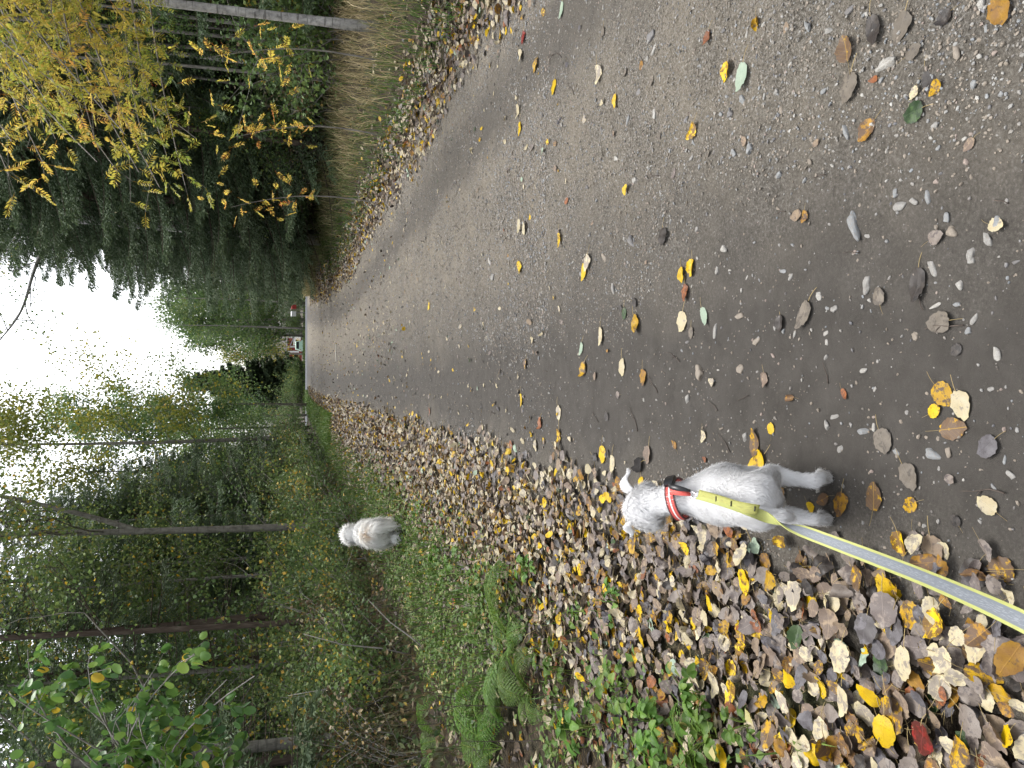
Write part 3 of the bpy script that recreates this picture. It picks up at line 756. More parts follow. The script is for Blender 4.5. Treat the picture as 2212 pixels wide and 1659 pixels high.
def stone_mat(name, c0, c1, c2, rough=0.6):
    m, t, out = newmat(name); b = NB(t); tc = b.n('ShaderNodeTexCoord').outputs['Object']
    oi = b.n('ShaderNodeObjectInfo')
    v = b.n('ShaderNodeVectorMath', operation='ADD'); b.l(tc, v.inputs[0]); b.l(oi.outputs['Location'], v.inputs[1])
    n1 = b.noise(v.outputs[0], 2.5, 5, 0.6); n2 = b.noise(v.outputs[0], 14, 3, 0.7)
    c = b.ramp(n1, [(0.3, c0), (0.55, c1), (0.75, c2)])
    c = b.mix(b.ramp(n2, [(0.42, (0, 0, 0)), (0.62, (0.65, 0.65, 0.65))]), c, (0.14, 0.12, 0.095))
    b.l(b.princ(c, rough, b.bump(n2, 0.25, 0.05), 0.4), out.inputs[0]); return m
SM = {'pale grey': stone_mat("stone_pale_grey", (0.137, 0.133, 0.126), (0.194, 0.191, 0.180), (0.245, 0.241, 0.223)),
      'whitish': stone_mat("stone_white", (0.202, 0.194, 0.176), (0.266, 0.259, 0.238), (0.331, 0.324, 0.295)),
      'bluish grey': stone_mat("stone_blue", (0.108, 0.119, 0.126), (0.158, 0.169, 0.176), (0.209, 0.220, 0.223)),
      'tan': stone_mat("stone_tan", (0.122, 0.101, 0.076), (0.173, 0.144, 0.112), (0.223, 0.191, 0.151)),
      'pinkish': stone_mat("stone_pink", (0.166, 0.126, 0.104), (0.216, 0.169, 0.144), (0.259, 0.209, 0.180)),
      'dark': stone_mat("stone_dark", (0.05, 0.05, 0.055), (0.085, 0.085, 0.09), (0.12, 0.12, 0.125), 0.5)}
r4 = np.random.default_rng(8)
ST = [stone_template(3, r4) for _ in range(8)]
_sm = {}
def stone_mesh(i, k):
    if (i, k) not in _sm: _sm[(i, k)] = meshdata("stone", ST[i][0], [ST[i][1]], [SM[k]], smooth=True)
    return _sm[(i, k)]
STONES = []
def place_stone(x, y, size, kind, i, yaw, sink=0.45, label=None, asp=1.0):
    o = bpy.data.objects.new("road_stone", stone_mesh(i, kind))
    h = float(ST[i][0][:, 2].max()) * size
    o.location = (x, y, float(zroad(x, y)) + h * (1 - 2 * sink)); o.rotation_euler = (0, 0, yaw); o.scale = (size * asp, size / asp ** 0.5, size); link(o)
    STONES.append(dict(o=o, kind=kind, pos=np.array([x, y, 0]), size=size, label=label))
NST = [(1921, 137, 'whitish', 60, 1.5), (1688, 377, 'bluish grey', 26, 1), (1851, 483, 'bluish grey', 50, 1.7), (1951, 445, 'pale grey', 36, 1.1), (1943, 420, 'bluish grey', 28, 1), (2011, 423, 'bluish grey', 34, 1.3), (1980, 434, 'pale grey', 24, 1.3),
 (2051, 473, 'bluish grey', 28, 1), (2065, 500, 'tan', 36, 1), (2163, 482, 'bluish grey', 30, 1.1), (2141, 517, 'pale grey', 34, 1.3), (2105, 547, 'pale grey', 30, 1.2), (2025, 273, 'pale grey', 24, 1), (1833, 283, 'bluish grey', 32, 1.6),
 (1571, 537, 'whitish', 26, 1), (1626, 323, 'bluish grey', 26, 1), (1591, 333, 'bluish grey', 24, 1.2), (1603, 213, 'bluish grey', 28, 1.2), (1585, 247, 'dark', 24, 1), (1878, 510, 'pale grey', 20, 1), (1908, 174, 'bluish grey', 20, 1), (2107, 182, 'bluish grey', 26, 1), (2070, 115, 'tan', 34, 1.3),
 (2135, 10, 'whitish', 30, 1), (1841, 22, 'dark', 30, 1.2), (1752, 60, 'bluish grey', 26, 1.5), (1652, 52, 'whitish', 18, 1.3), (2021, 576, 'pale grey', 36, 1.4), (2101, 560, 'pale grey', 36, 1.1), (2081, 615, 'whitish', 26, 1), (1878, 613, 'pale grey', 32, 1.6), (1773, 640, 'whitish', 26, 1.2), (1805, 668, 'pale grey', 20, 1.3),
 (2028, 661, 'whitish', 24, 1.6), (2073, 658, 'bluish grey', 22, 1.1), (2108, 690, 'pale grey', 26, 1.2), (1983, 726, 'tan', 24, 1.2), (2096, 716, 'bluish grey', 20, 1), (2158, 766, 'whitish', 34, 1.1), (1788, 720, 'whitish', 18, 1.1), (1790, 741, 'whitish', 17, 1), (1790, 771, 'pale grey', 18, 1.2), (1868, 800, 'whitish', 20, 1.2),
 (1600, 683, 'tan', 32, 1.2), (1548, 716, 'pale grey', 28, 1.5), (1638, 738, 'tan', 22, 1.5), (1516, 806, 'tan', 34, 1.3), (1603, 798, 'tan', 28, 1), (1488, 861, 'pale grey', 24, 1.1), (1791, 920, 'pale grey', 26, 1.1), (1805, 900, 'pale grey', 22, 1.5), (1868, 933, 'bluish grey', 28, 1.5), (1890, 925, 'whitish', 20, 1.2),
 (1940, 975, 'bluish grey', 22, 1.1), (2018, 980, 'bluish grey', 42, 1.3), (2055, 980, 'tan', 32, 1), (1961, 891, 'pale grey', 14, 1), (1895, 840, 'whitish', 13, 1.2), (1613, 943, 'pale grey', 24, 1.1), (1555, 586, 'pale grey', 18, 1.2), (1696, 586, 'bluish grey', 22, 1.2), (2192, 1028, 'pale grey', 26, 1.2), (1825, 1050, 'pale grey', 14, 1),
 (1337, 343, 'whitish', 26, 1.1), (1412, 247, 'whitish', 26, 1.4), (1359, 260, 'bluish grey', 24, 1.1), (1380, 200, 'dark', 26, 1.2), (1414, 80, 'dark', 30, 1.2), (1370, 520, 'dark', 32, 1.4), (1412, 88, 'pale grey', 18, 1), (1372, 390, 'whitish', 18, 1), (1270, 405, 'dark', 18, 1.4), (1420, 110, 'whitish', 26, 1.6), (1325, 620, 'pale grey', 28, 1.5), (1308, 560, 'tan', 28, 1.6), (1065, 600, 'pale grey', 22, 1.3), (1060, 565, 'whitish', 22, 1.2)]
for dx, dy, k, px, asp in NST:
    p = on_ground(dx, dy); zc = float((p - np.array([0, 0, CAM_H])) @ FW)
    place_stone(p[0], p[1], px * zc / FPX / 1.02, k, int(r4.integers(0, 8)), r4.random() * 6.28, 0.43 if p[0] > 0.45 else 0.47, None, asp)
def stone_ok(x, y, s):
    for q in STONES:
        if (q['pos'][0] - x) ** 2 + (q['pos'][1] - y) ** 2 < ((q['size'] + s) * 0.62) ** 2: return False
    return mud_ok(x, y)
KS = ['pale grey', 'whitish', 'bluish grey', 'tan', 'pinkish', 'dark']
n = 0
while len(STONES) < 298 and n < 6000:
    n += 1
    y = 1.15 + 3.2 * r4.random() ** 1.5; x = r4.uniform(-0.35, 2.3)
    onm = x < 0.42
    if r4.random() > (0.5 if onm else 1.0): continue
    s = r4.uniform(0.009, 0.019) * (1 + 0.12 * (y - 1.2)) if r4.random() < 0.85 else r4.uniform(0.02, 0.03)
    ok = visible(np.array([[x, y, 0]]), 5)[0][0]
    if not ok or not stone_ok(x, y, s): continue
    place_stone(x, y, s, KS[int(r4.choice(6, p=[0.3, 0.2, 0.23, 0.14, 0.03, 0.10]))], int(r4.integers(0, 8)), r4.random() * 6.28, 0.42 if not onm else 0.47, None, r4.uniform(0.95, 1.4))
print("stones", len(STONES))

# loose grit: uncountable
GT = []
for _ in range(6):
    V, F = stone_template(1, r4); GT.append((V, F))
G0 = []
for _ in range(5):
    V = ico(1)[0][:12] if False else None
def grit(n, x0, x1, y0, y1, smin, smax, acc, wfun, sink=0.35):
    x = r4.uniform(x0, x1, n); y = y0 + (y1 - y0) * r4.random(n) ** 1.3
    k = r4.random(n) < wfun(x, y); x, y = x[k], y[k]
    m = len(x); s = smin * (smax / smin) ** (r4.random(m) ** 1.7); sh = r4.integers(0, len(GT), m)
    kind = r4.choice(6, m, p=[0.22, 0.05, 0.13, 0.44, 0.03, 0.13])
    Rm = rotz(r4.uniform(0, 6.28, m)) @ rotx(r4.normal(0, 0.4, m))
    x = warp(x, y); t = np.stack([x, y, zroad(x, y) + s * 0.25 * (1 - 2 * sink)], -1)
    for i in range(len(GT)):
        q = np.where(sh == i)[0]
        VV, PP = replicate(GT[i][0], [GT[i][1]], Rm[q], s[q], t[q])
        acc.V.append(VV); acc.P.append(PP[0] + acc.n); acc.MI.append(np.repeat(kind[q], len(GT[i][1])).astype(np.int32)); acc.n += len(VV)
def w_gravel(x, y):
    wob = (vnoise(x, y, 1.4) - 0.5) * 0.6; xx = x + wob
    tl = 1 - sstep(0.28, 0.62, np.abs(xx + 0.05)); tr = 1 - sstep(0.12, 0.4, np.abs(xx - 1.92))
    return np.clip(1 - 0.90 * np.maximum(tl, tr * 0.75), 0.07, 1) * (0.45 + 0.55 * vnoise(x, y, 3.1))
acc = Acc()
GT = [(ico(1)[0] * np.array([1, r4.uniform(0.6, 0.9), r4.uniform(0.4, 0.7)]) * (1 + 0.35 * (r4.random((42, 1)) - 0.5)), ico(1)[1]) for _ in range(6)] if len(ico(1)[0]) == 42 else [stone_template(1, r4) for _ in range(6)]
grit(120000, XL - 0.1, XR + 0.2, 1.0, 5.0, 0.0038, 0.017, acc, w_gravel)
grit(75000, XL, XR + 0.2, 4.0, 14, 0.007, 0.028, acc, w_gravel)
grit(9000, XL, XR + 0.3, 12, 45, 0.014, 0.04, acc, w_gravel)
o = meshobj("loose_gravel", acc.mesh("loose_gravel", [SM[k] for k in KS], smooth=False)); tag(o, kind='stuff')

# twigs on the road
twig_m = simple_mat("twig_bark", (0.055, 0.042, 0.033), 0.85, 0.4, 60)
straw_m = simple_mat("dry_stalk", (0.36, 0.28, 0.15), 0.8, 0.25, 60)
def twig(dx, dy, ang, L, label, mat=None, rad=0.0016, bend=0.15):
    p = on_ground(dx, dy); k = 7; t = np.linspace(-0.5, 0.5, k)
    d = np.array([math.cos(ang), math.sin(ang), 0]); nrm = np.array([-d[1], d[0], 0])
    pts = t[:, None] * L * d + (bend * L * (t * t - 0.1) + 0.02 * L * np.sin(9 * t + dx))[:, None] * nrm
    zz = np.array([float(zroad(p[0] + a[0], p[1] + a[1])) for a in pts]); pts[:, 2] = zz - p[2] + rad * 1.2 + 0.002 * (1 + np.sin(5 * t + dy))
    V, P = tube(pts, np.linspace(rad, rad * 0.55, k), 5)
    if L > 0.09:
        b0 = pts[3]; V2, P2 = tube(np.array([b0, b0 + (d * 0.6 + nrm * 0.5) * L * 0.14 + [0, 0, 0.003], b0 + (d * 0.8 + nrm * 0.75) * L * 0.22]), [rad * .7, rad * .6, rad * .4], 4)
        a = Acc(); a.add(V, P); a.add(V2, P2); me = a.mesh("twig", [mat or twig_m], True)
    else: me = meshdata("twig", V, P, [mat or twig_m], smooth=True)
    o = meshobj("twig", me, None, p); tag(o, label, 'twig', 'twigs scattered on the road')
TW = [(2045, 905 - 200, 1.55, 0.10, 'dark straight twig leading to the yellow cluster of four'), (1995, 640 + 10, 0.5, 0.05, 'short dark twig near the big flat dark leaf'), (1570, 955, 0.9, 0.09, 'dark crooked twig on mud ahead of the short-haired dog'), (1545, 875, 1.1, 0.07, 'dark slim twig on mud between grey pebbles'),
 (1790, 835 - 30, 0.3, 0.06, 'bent black twig with a tiny side spur on mud'), (1065, 690 + 200, 1.5, 0.22, 'long straight dark stalk across the muddy track'), (1410, 380, 1.3, 0.16, 'brown curved stalk arching over the gravel crown'), (1775, 380, 1.45, 0.05, 'short black stick upright-looking on the gravel'),
 (1690, 460, 1.6, 0.05, 'short dark stick by the bluish stones'), (2168, 435, 1.2, 0.04, 'small dark stick near the bottom of the gravel'), (1845, 545, 1.4, 0.06, 'dark stick at the gravel and mud border'), (1460, 770, 1.2, 0.11, 'thin dark twig beside the ivory leaf'), (1415, 830, 0.9, 0.10, 'thin twig ending at the half-buried golden leaf'),
 (1200, 120, 1.2, 0.30, 'long dark twig on the grass-side track'), (1238, 190, 0.8, 0.14, 'dark twig by the white-backed leaf'), (985, 490, 1.3, 0.28, 'long dark twig farther up the grass-side track'), (1290, 900, 1.0, 0.09, 'dark twig between litter edge and track'), (2130, 1060, 1.7, 0.11, 'long thin dark twig near the picture edge'), (1180, 800, 1.45, 0.10, 'dark twig by a speckled yellow leaf'),
 (1375, 905, 0.7, 0.12, 'forked twig on the track ahead of the dog'), (1610, 860, 1.9, 0.06, 'short brown twig beside pale crumbs of stone')]
for dx, dy, a, L, lab in TW: twig(dx, dy, a, L, lab, None, 0.0014 + 0.0012 * min(1, L * 4))
# ------------------------------------------------------------------ the two dogs: one smooth surface each, grown from blended tapered limbs
def sd_cone(P, a, b, ra, rb):
    a = np.asarray(a, float); b = np.asarray(b, float); ba = b - a
    t = np.clip(((P - a) @ ba) / (ba @ ba + 1e-12), 0, 1)
    return np.linalg.norm(P - a - t[..., None] * ba, axis=-1) - (ra + (rb - ra) * t)
def sd_ell(P, c, r, Rm=None):
    q = P - np.asarray(c, float)
    if Rm is not None: q = q @ Rm
    r = np.asarray(r, float); k0 = np.linalg.norm(q / r, axis=-1); k1 = np.linalg.norm(q / (r * r), axis=-1)
    return k0 * (k0 - 1) / (k1 + 1e-9)
def smin(a, b, k):
    h = np.clip(0.5 + 0.5 * (b - a) / k, 0, 1); return b + (a - b) * h - k * h * (1 - h)

def surface_nets(F, org, h):
    """zero surface of the sampled field F"""
    nx, ny, nz = F.shape; ins = F < 0
    c = np.stack([ins[i:nx - 1 + i, j:ny - 1 + j, k:nz - 1 + k] for i in (0, 1) for j in (0, 1) for k in (0, 1)])
    act = c.any(0) & ~c.all(0); idx = -np.ones(act.shape, int); cells = np.argwhere(act); idx[act] = np.arange(len(cells))
    S_ = np.zeros((len(cells), 3)); N_ = np.zeros(len(cells))
    cor = [(i, j, k) for i in (0, 1) for j in (0, 1) for k in (0, 1)]
    val = {q: F[cells[:, 0] + q[0], cells[:, 1] + q[1], cells[:, 2] + q[2]] for q in cor}
    for q in cor:
        for ax in range(3):
            if q[ax] == 0:
                p = list(q); p[ax] = 1; p = tuple(p); a, b = val[q], val[p]; m = (a < 0) != (b < 0)
                t = np.where(m, a / np.where(m, a - b, 1), 0); pt = np.tile(np.array(q, float), (len(cells), 1)); pt[:, ax] = t
                S_ += pt * m[:, None]; N_ += m
    V = (cells + S_ / N_[:, None]) * h + org
    Q = []
    for ax in range(3):
        o1, o2 = [(1, 2), (2, 0), (0, 1)][ax]
        sl0 = [slice(None)] * 3; sl1 = [slice(None)] * 3; sl0[ax] = slice(0, -1); sl1[ax] = slice(1, None)
        a = ins[tuple(sl0)]; b = ins[tuple(sl1)]; e = np.argwhere(a != b)
        e = e[(e[:, o1] > 0) & (e[:, o2] > 0) & (e[:, o1] < F.shape[o1] - 1) & (e[:, o2] < F.shape[o2] - 1)]
        flip = a[e[:, 0], e[:, 1], e[:, 2]]
        def cid(d1, d2):
            g = e.copy(); g[:, o1] -= d1; g[:, o2] -= d2; return idx[g[:, 0], g[:, 1], g[:, 2]]
        q = np.stack([cid(0, 0), cid(1, 0), cid(1, 1), cid(0, 1)], -1)
        q[~flip] = q[~flip][:, ::-1]; Q.append(q)
    return V, np.concatenate(Q)

def grow(prims, h, pad=0.03):
    """prims: ('c', a, b, ra, rb, k) or ('e', c, r, R, k)"""
    pts = []
    for p in prims:
        if p[0] == 'c':
            for q, r in ((p[1], p[3]), (p[2], p[4])): pts += [np.array(q) - r, np.array(q) + r]
        else: m = max(p[2]); pts += [np.array(p[1]) - m, np.array(p[1]) + m]
    lo = np.min(pts, 0) - pad; hi = np.max(pts, 0) + pad
    ax = [np.arange(lo[i], hi[i], h) for i in range(3)]
    G = np.stack(np.meshgrid(*ax, indexing='ij'), -1); F = None
    for p in prims:
        d = sd_cone(G, p[1], p[2], p[3], p[4]) if p[0] == 'c' else sd_ell(G, p[1], p[2], p[3])
        F = d if F is None else smin(F, d, p[5] if p[0] == 'c' else p[4])
    V, Q = surface_nets(F, lo, h)
    # settle the vertices a little
    e = np.concatenate([Q[:, [0, 1]], Q[:, [1, 2]], Q[:, [2, 3]], Q[:, [3, 0]]])
    for _ in range(3):
        s = np.zeros_like(V); c = np.zeros(len(V)); np.add.at(s, e[:, 0], V[e[:, 1]]); np.add.at(s, e[:, 1], V[e[:, 0]]); np.add.at(c, e[:, 0], 1); np.add.at(c, e[:, 1], 1)
        V = V * 0.5 + 0.5 * s / np.maximum(c, 1)[:, None]
    return V, Q

def fur(V, Q, n, lenf, comb, widf, tintf, r, lift=0.35, jitter=0.25, skip=None):
    """thin pointed blades of hair rooted over the whole skin, combed along comb(p)"""
    A = V[Q[:, 0]]; B = V[Q[:, 1]]; C = V[Q[:, 2]]; D = V[Q[:, 3]]
    nr = np.cross(C - A, D - B); ar = np.linalg.norm(nr, axis=1); nr = nr / (ar[:, None] + 1e-12)
    f = r.choice(len(Q), n, p=ar / ar.sum()); u = r.random((n, 1)); v = r.random((n, 1))
    P = A[f] * (1 - u) * (1 - v) + B[f] * u * (1 - v) + C[f] * u * v + D[f] * (1 - u) * v; N = nr[f]
    if skip is not None:
        k = ~skip(P); P, N = P[k], N[k]; n = len(P)
    cd = comb(P); cd = cd - (cd * N).sum(1)[:, None] * N; cd /= np.linalg.norm(cd, axis=1)[:, None] + 1e-9
    d = cd + N * (lift + 0.15 * r.random((n, 1))) + r.normal(0, jitter, (n, 3)); d /= np.linalg.norm(d, axis=1)[:, None]
    L = lenf(P) * r.uniform(0.6, 1.25, n); w = widf * r.uniform(0.7, 1.3, n)
    s = np.cross(d, N); s /= np.linalg.norm(s, axis=1)[:, None] + 1e-9
    p0 = P - N * 0.001; p1 = p0 + d * (L * 0.55)[:, None]; p2 = p0 + d * L[:, None] + (cd - N * 0.55) * (L * 0.28)[:, None]
    VV = np.stack([p0 - s * w[:, None] / 2, p0 + s * w[:, None] / 2, p1 + s * w[:, None] * 0.42, p1 - s * w[:, None] * 0.42, p2], 1)
    k = np.arange(n)[:, None] * 5
    tint = np.repeat(tintf(P, r), 5)
    global FURN; FURN = np.repeat(N, 5, 0)
    return VV.reshape(-1, 3), [k + np.array([[0, 1, 2, 3]]), k + np.array([[3, 2, 4]])], tint
def coat(me):      # hairs take the shading of the skin they lie on
    me.normals_split_custom_set_from_vertices(FURN.tolist()); return me

fur_white = fur_mat("white_fur", [(0.0, (0.28, 0.235, 0.18)), (0.35, (0.43, 0.405, 0.37)), (0.7, (0.66, 0.655, 0.65)), (1.0, (0.78, 0.78, 0.785))])
fur_cream = fur_mat("cream_white_fur", [(0.0, (0.42, 0.29, 0.17)), (0.35, (0.64, 0.50, 0.35)), (0.65, (0.86, 0.84, 0.80)), (1.0, (0.94, 0.94, 0.93))])
nose_m = simple_mat("dog_nose", (0.02, 0.018, 0.018), 0.35)
eye_m = simple_mat("dog_eye", (0.015, 0.01, 0.008), 0.1, 0.1)
pad_m = simple_mat("paw_pad", (0.10, 0.06, 0.055), 0.7)

# ---- short-haired white terrier on the leash, walking away; points are picked from the picture at their height
def I(dx, dy, z): return on_z(dx, dy, z)
rump = I(1648, 1068, 0.235); belly = I(1585, 1068, 0.235); chest = I(1532, 1070, 0.225)
yb = rump[1]
with_ = np.array([-0.322, yb + 0.245, 0.27]); chest = np.array([-0.315, yb + 0.215, 0.225]); mid = np.array([-0.308, yb + 0.13, 0.235])
rump = np.array([-0.300, yb, 0.238])
nb_ = I(1462, 1074, 0.335); hd = I(1390, 1096, 0.385)
print('dog1', rump, with_, nb_, hd)
fwd = hd - nb_; fwd[2] = 0; fwd /= np.linalg.norm(fwd); side = np.array([fwd[1], -fwd[0], 0])
muz = hd + fwd * 0.085 + np.array([0, 0, -0.03])
rh = I(1690, 1034, 0.155); rk = I(1728, 1033, 0.082); rp = I(1788, 1033, 0.018)
lh = I(1692, 1112, 0.155); lk = I(1738, 1122, 0.082); lp = I(1790, 1122, 0.018)
rkn = rh + np.array([0.002, 0.050, -0.006]); lkn = lh + np.array([-0.002, 0.050, -0.006])
rk = np.array([rp[0] - 0.004, rp[1] - 0.028, 0.085]); lk = np.array([lp[0] + 0.008, lp[1] - 0.028, 0.085])
fr = chest + np.array([0.050, 0.02, -0.12]); fl_ = chest + np.array([-0.062, -0.005, -0.11])
fpr = np.array([fr[0], fr[1] + 0.03, 0.016]); fpl = np.array([fl_[0] - 0.004, fl_[1] - 0.03, 0.016])
eR0, eR1 = I(1358, 1062, 0.415), I(1354, 1014, 0.385)
eL0, eL1 = I(1364, 1122, 0.415), I(1362, 1158, 0.38)
pr = [('e', rump + np.array([0, 0.012, 0.012]), (0.064, 0.075, 0.066), None, 0.02), ('e', mid, (0.072, 0.13, 0.080), None, 0.05), ('e', chest, (0.074, 0.095, 0.088), None, 0.045), ('c', with_, nb_, 0.046, 0.036, 0.045),
      ('c', nb_, hd - fwd * 0.01, 0.036, 0.040, 0.020), ('e', hd, (0.052, 0.056, 0.046), None, 0.022), ('c', hd + fwd * 0.03, muz, 0.040, 0.027, 0.025),
      ('e', hd + side * 0.035 - np.array([0, 0, 0.018]), (0.03, 0.035, 0.03), None, 0.025), ('e', hd - side * 0.035 - np.array([0, 0, 0.018]), (0.03, 0.035, 0.03), None, 0.025),
      # hind legs: thigh, shank, hock to paw, paw
      ('c', rump + np.array([0.036, 0.012, -0.005]), rkn, 0.040, 0.025, 0.016), ('c', rkn, rk, 0.024, 0.0135, 0.012), ('c', rk, rp + np.array([0, 0, 0.010]), 0.0145, 0.0155, 0.008), ('e', rp + np.array([0, 0.016, -0.001]), (0.0165, 0.027, 0.012), None, 0.012),
      ('c', rump + np.array([-0.036, 0.012, -0.005]), lkn, 0.040, 0.025, 0.016), ('c', lkn, lk, 0.024, 0.0135, 0.012), ('c', lk, lp + np.array([0, 0, 0.010]), 0.0145, 0.0165, 0.008), ('e', lp + np.array([0, 0.016, -0.001]), (0.0175, 0.027, 0.012), None, 0.012),
      ('c', chest + np.array([0.042, 0.02, -0.02]), fr, 0.042, 0.022, 0.03), ('c', fr, fpr, 0.021, 0.016, 0.015), ('e', fpr + np.array([0, 0.014, 0]), (0.02, 0.026, 0.017), None, 0.012),
      ('c', chest + np.array([-0.046, 0.01, -0.02]), fl_, 0.042, 0.022, 0.03), ('c', fl_, fpl, 0.021, 0.016, 0.015), ('e', fpl + np.array([0, 0.014, 0]), (0.02, 0.026, 0.017), None, 0.012),
      # short tail, held down along the thigh
      ('c', rump + np.array([-0.012, -0.060, 0.050]), rump + np.array([-0.022, -0.086, 0.005]), 0.016, 0.012, 0.02), ('c', rump + np.array([-0.022, -0.086, 0.005]), rump + np.array([-0.026, -0.082, -0.03]), 0.012, 0.008, 0.012)]
for s in (-1, 1):   # toes
    for pp in (rp, lp):
        pr.append(('e', pp + np.array([s * 0.011, 0.036, -0.005]), (0.008, 0.014, 0.010), None, 0.004))
V, Q = grow(pr, 0.0052)
_n = np.cross(V[Q[:, 2]] - V[Q[:, 0]], V[Q[:, 3]] - V[Q[:, 1]]); _vn = np.zeros_like(V)
for _k in range(4): np.add.at(_vn, Q[:, _k], _n)
_vn /= np.linalg.norm(_vn, axis=1)[:, None] + 1e-12
V = V + _vn * (0.0045 * (vnoise(V[:, 0] + V[:, 2] * 0.7, V[:, 1] + V[:, 2] * 0.5, 22) - 0.5) + 0.006 * (vnoise(V[:, 0] * 1.6 + 3, V[:, 1] + V[:, 2], 11) - 0.5))[:, None]
def ear(base, tip, wd, fwd_, name, parent, mat, org):
    """button ear: a flap that rises a little, folds over and hangs to its tip"""
    d = tip - base; L = np.linalg.norm(d); n = 9; k = 7
    t = np.linspace(0, 1, n); up = np.array([0, 0, 1.0])
    spine = base[None] + d[None] * t[:, None] + up * (0.020 * np.sin(PI * np.minimum(t * 1.25, 1)))[:, None]
    wdt = wd * np.array([0.9, 1.0, 1.0, 0.95, 0.86, 0.72, 0.55, 0.36, 0.12])
    s = np.linspace(-1, 1, k); crosswise = fwd_ / np.linalg.norm(fwd_)
    top = spine[:, None] + (s[None, :, None] * wdt[:, None, None] * 0.5) * crosswise + (-0.005 * s ** 2)[None, :, None] * up
    bot = top - np.array([0, 0, 0.004]) * np.array([1 if True else 0])
    VV = np.concatenate([top.reshape(-1, 3), bot.reshape(-1, 3)]) - org
    i = (np.arange(n - 1)[:, None] * k + np.arange(k - 1)[None]).ravel()
    q1 = np.stack([i, i + 1, i + k + 1, i + k], -1); q2 = q1[:, ::-1] + n * k
    rim = [q1, q2]
    o1 = np.concatenate([np.arange(k), np.arange(1, n) * k + k - 1, (n - 1) * k + np.arange(k - 2, -1, -1), np.arange(n - 2, 0, -1) * k]); o2 = np.roll(o1, -1)
    rim.append(np.stack([o1, o1 + n * k, o2 + n * k, o2], -1))
    me = meshdata(name, VV, rim, [mat], attrs={'tint': np.full(len(VV), 0.86)}, smooth=True)
    return meshobj(name, me, parent), top.reshape(-1, 3), q1
rd = np.random.default_rng(4)
D1 = np.array([-0.31, yb + 0.1, 0.0])
dog = empty("dog", D1); tag(dog, 'short-haired white dog in a red collar walking away on a yellow leash', 'dog')
body = meshobj("body", meshdata("body", V - D1, [Q], [fur_white], attrs={'tint': np.full(len(V), 0.80)}, smooth=True), dog)
def comb1(P):
    c = np.tile(np.array([0.0, -1.0, -0.35]), (len(P), 1)); c[:, 0] += 0.8 * (P[:, 0] + 0.31) * 4
    leg = P[:, 2] < 0.15; c[leg] = np.array([0, -0.35, -1.0]); c[:, 0] += 1.6 * (vnoise(P[:, 0], P[:, 1] + P[:, 2], 30) - 0.5); c[:, 2] += 1.2 * (vnoise(P[:, 1], P[:, 0] - P[:, 2], 34) - 0.5); return c
def len1(P):
    return np.where(P[:, 2] < 0.02, 0.006, np.where(P[:, 2] < 0.13, 0.012, np.where(P[:, 1] > nb_[1] + 0.04, 0.022, 0.013)))
def tint1(P, r):
    n = vnoise(P[:, 0] * 1.0 + P[:, 2], P[:, 1], 26) * 0.20; return np.clip(0.86 + r.normal(0, 0.08, len(P)) + 1.1 * n - 0.11 - 0.22 * (P[:, 2] < 0.05) - 0.05 * (P[:, 2] < 0.12), 0, 1)
FV, FP, FT = fur(V, Q, 60000, len1, comb1, 0.0016, tint1, rd, 0.26, 0.24)
meshobj("fur", meshdata("fur", FV - D1, FP, [fur_white], attrs={'tint': FT}, smooth=True), body)
for b0, t0 in ((eR0, eR1), (eL0, eL1)):
    eo, ev, eq = ear(b0, t0, 0.056, fwd, "ear", dog, fur_white, D1)
    FV, FP, FT = fur(ev, eq, 1500, lambda P: np.full(len(P), 0.009), lambda P, d=t0 - b0: np.tile(d, (len(P), 1)), 0.0011, tint1, rd, 0.2, 0.2)
    meshobj("ear_hair", meshdata("ear_hair", FV - D1, FP, [fur_white], attrs={'tint': np.clip(FT + 0.1, 0, 1)}, smooth=True), eo)
sv, sf = ico(2)
meshobj("nose", meshdata("nose", sv * np.array([0.024, 0.018, 0.018]) + (muz + fwd * 0.026 + np.array([0, 0, 0.006])) - D1, [sf], [nose_m], smooth=True), dog)
for s in (-1, 1):
    meshobj("eye", meshdata("eye", sv * 0.014 + (hd + fwd * 0.047 + side * 0.026 * s + np.array([0, 0, 0.012])) - D1, [sf], [eye_m], smooth=True), dog)

# collar with buckle, ring and keeper
red_m = simple_mat("red_webbing", (0.50, 0.075, 0.06), 0.7, 0.15, 300)
dred_m = simple_mat("dark_red_edging", (0.07, 0.02, 0.022), 0.7)
wht_m = simple_mat("reflective_thread", (0.75, 0.68, 0.66), 0.4)
blk_m = simple_mat("black_plastic", (0.012, 0.012, 0.013), 0.35, 0.1)
steel_m = simple_mat("steel", (0.62, 0.62, 0.63), 0.28, 0.08, 60, 0, 1.0)
cc = I(1464, 1074, 0.325) * 1.0; cax = (hd - with_); cax /= np.linalg.norm(cax)
cu = np.cross(cax, np.array([0, 0, 1.0])); cu /= np.linalg.norm(cu); cv = np.cross(cu, cax)     # cu: sideways, cv: up
col_root = empty("collar", cc); tag(col_root, 'red collar with black buckle round the neck of the short-haired dog', 'collar')
def band(name, r0, r1, w0, w1, a0, a1, mat, parent, off=0.0, sq=1.06):
    n = 56; a = np.linspace(a0, a1, n); ring = np.cos(a)[:, None] * cu + np.sin(a)[:, None] * cv * sq
    prof = [(r0, w0), (r1, w0), (r1, w1), (r0, w1)]
    VV = np.concatenate([ring * rr + cax * ww for rr, ww in prof]) + cax * off
    P = []
    for k in range(4):
        i = k * n + np.arange(n - 1); j = ((k + 1) % 4) * n + np.arange(n - 1); P.append(np.stack([i, i + 1, j + 1, j], -1))
    return meshobj(name, meshdata(name, VV, P, [mat], smooth=False), parent)
_d = V - cc; _ax = _d @ cax; _near = (np.abs(_ax) < 0.016) & (np.linalg.norm(_d, axis=1) < 0.11)
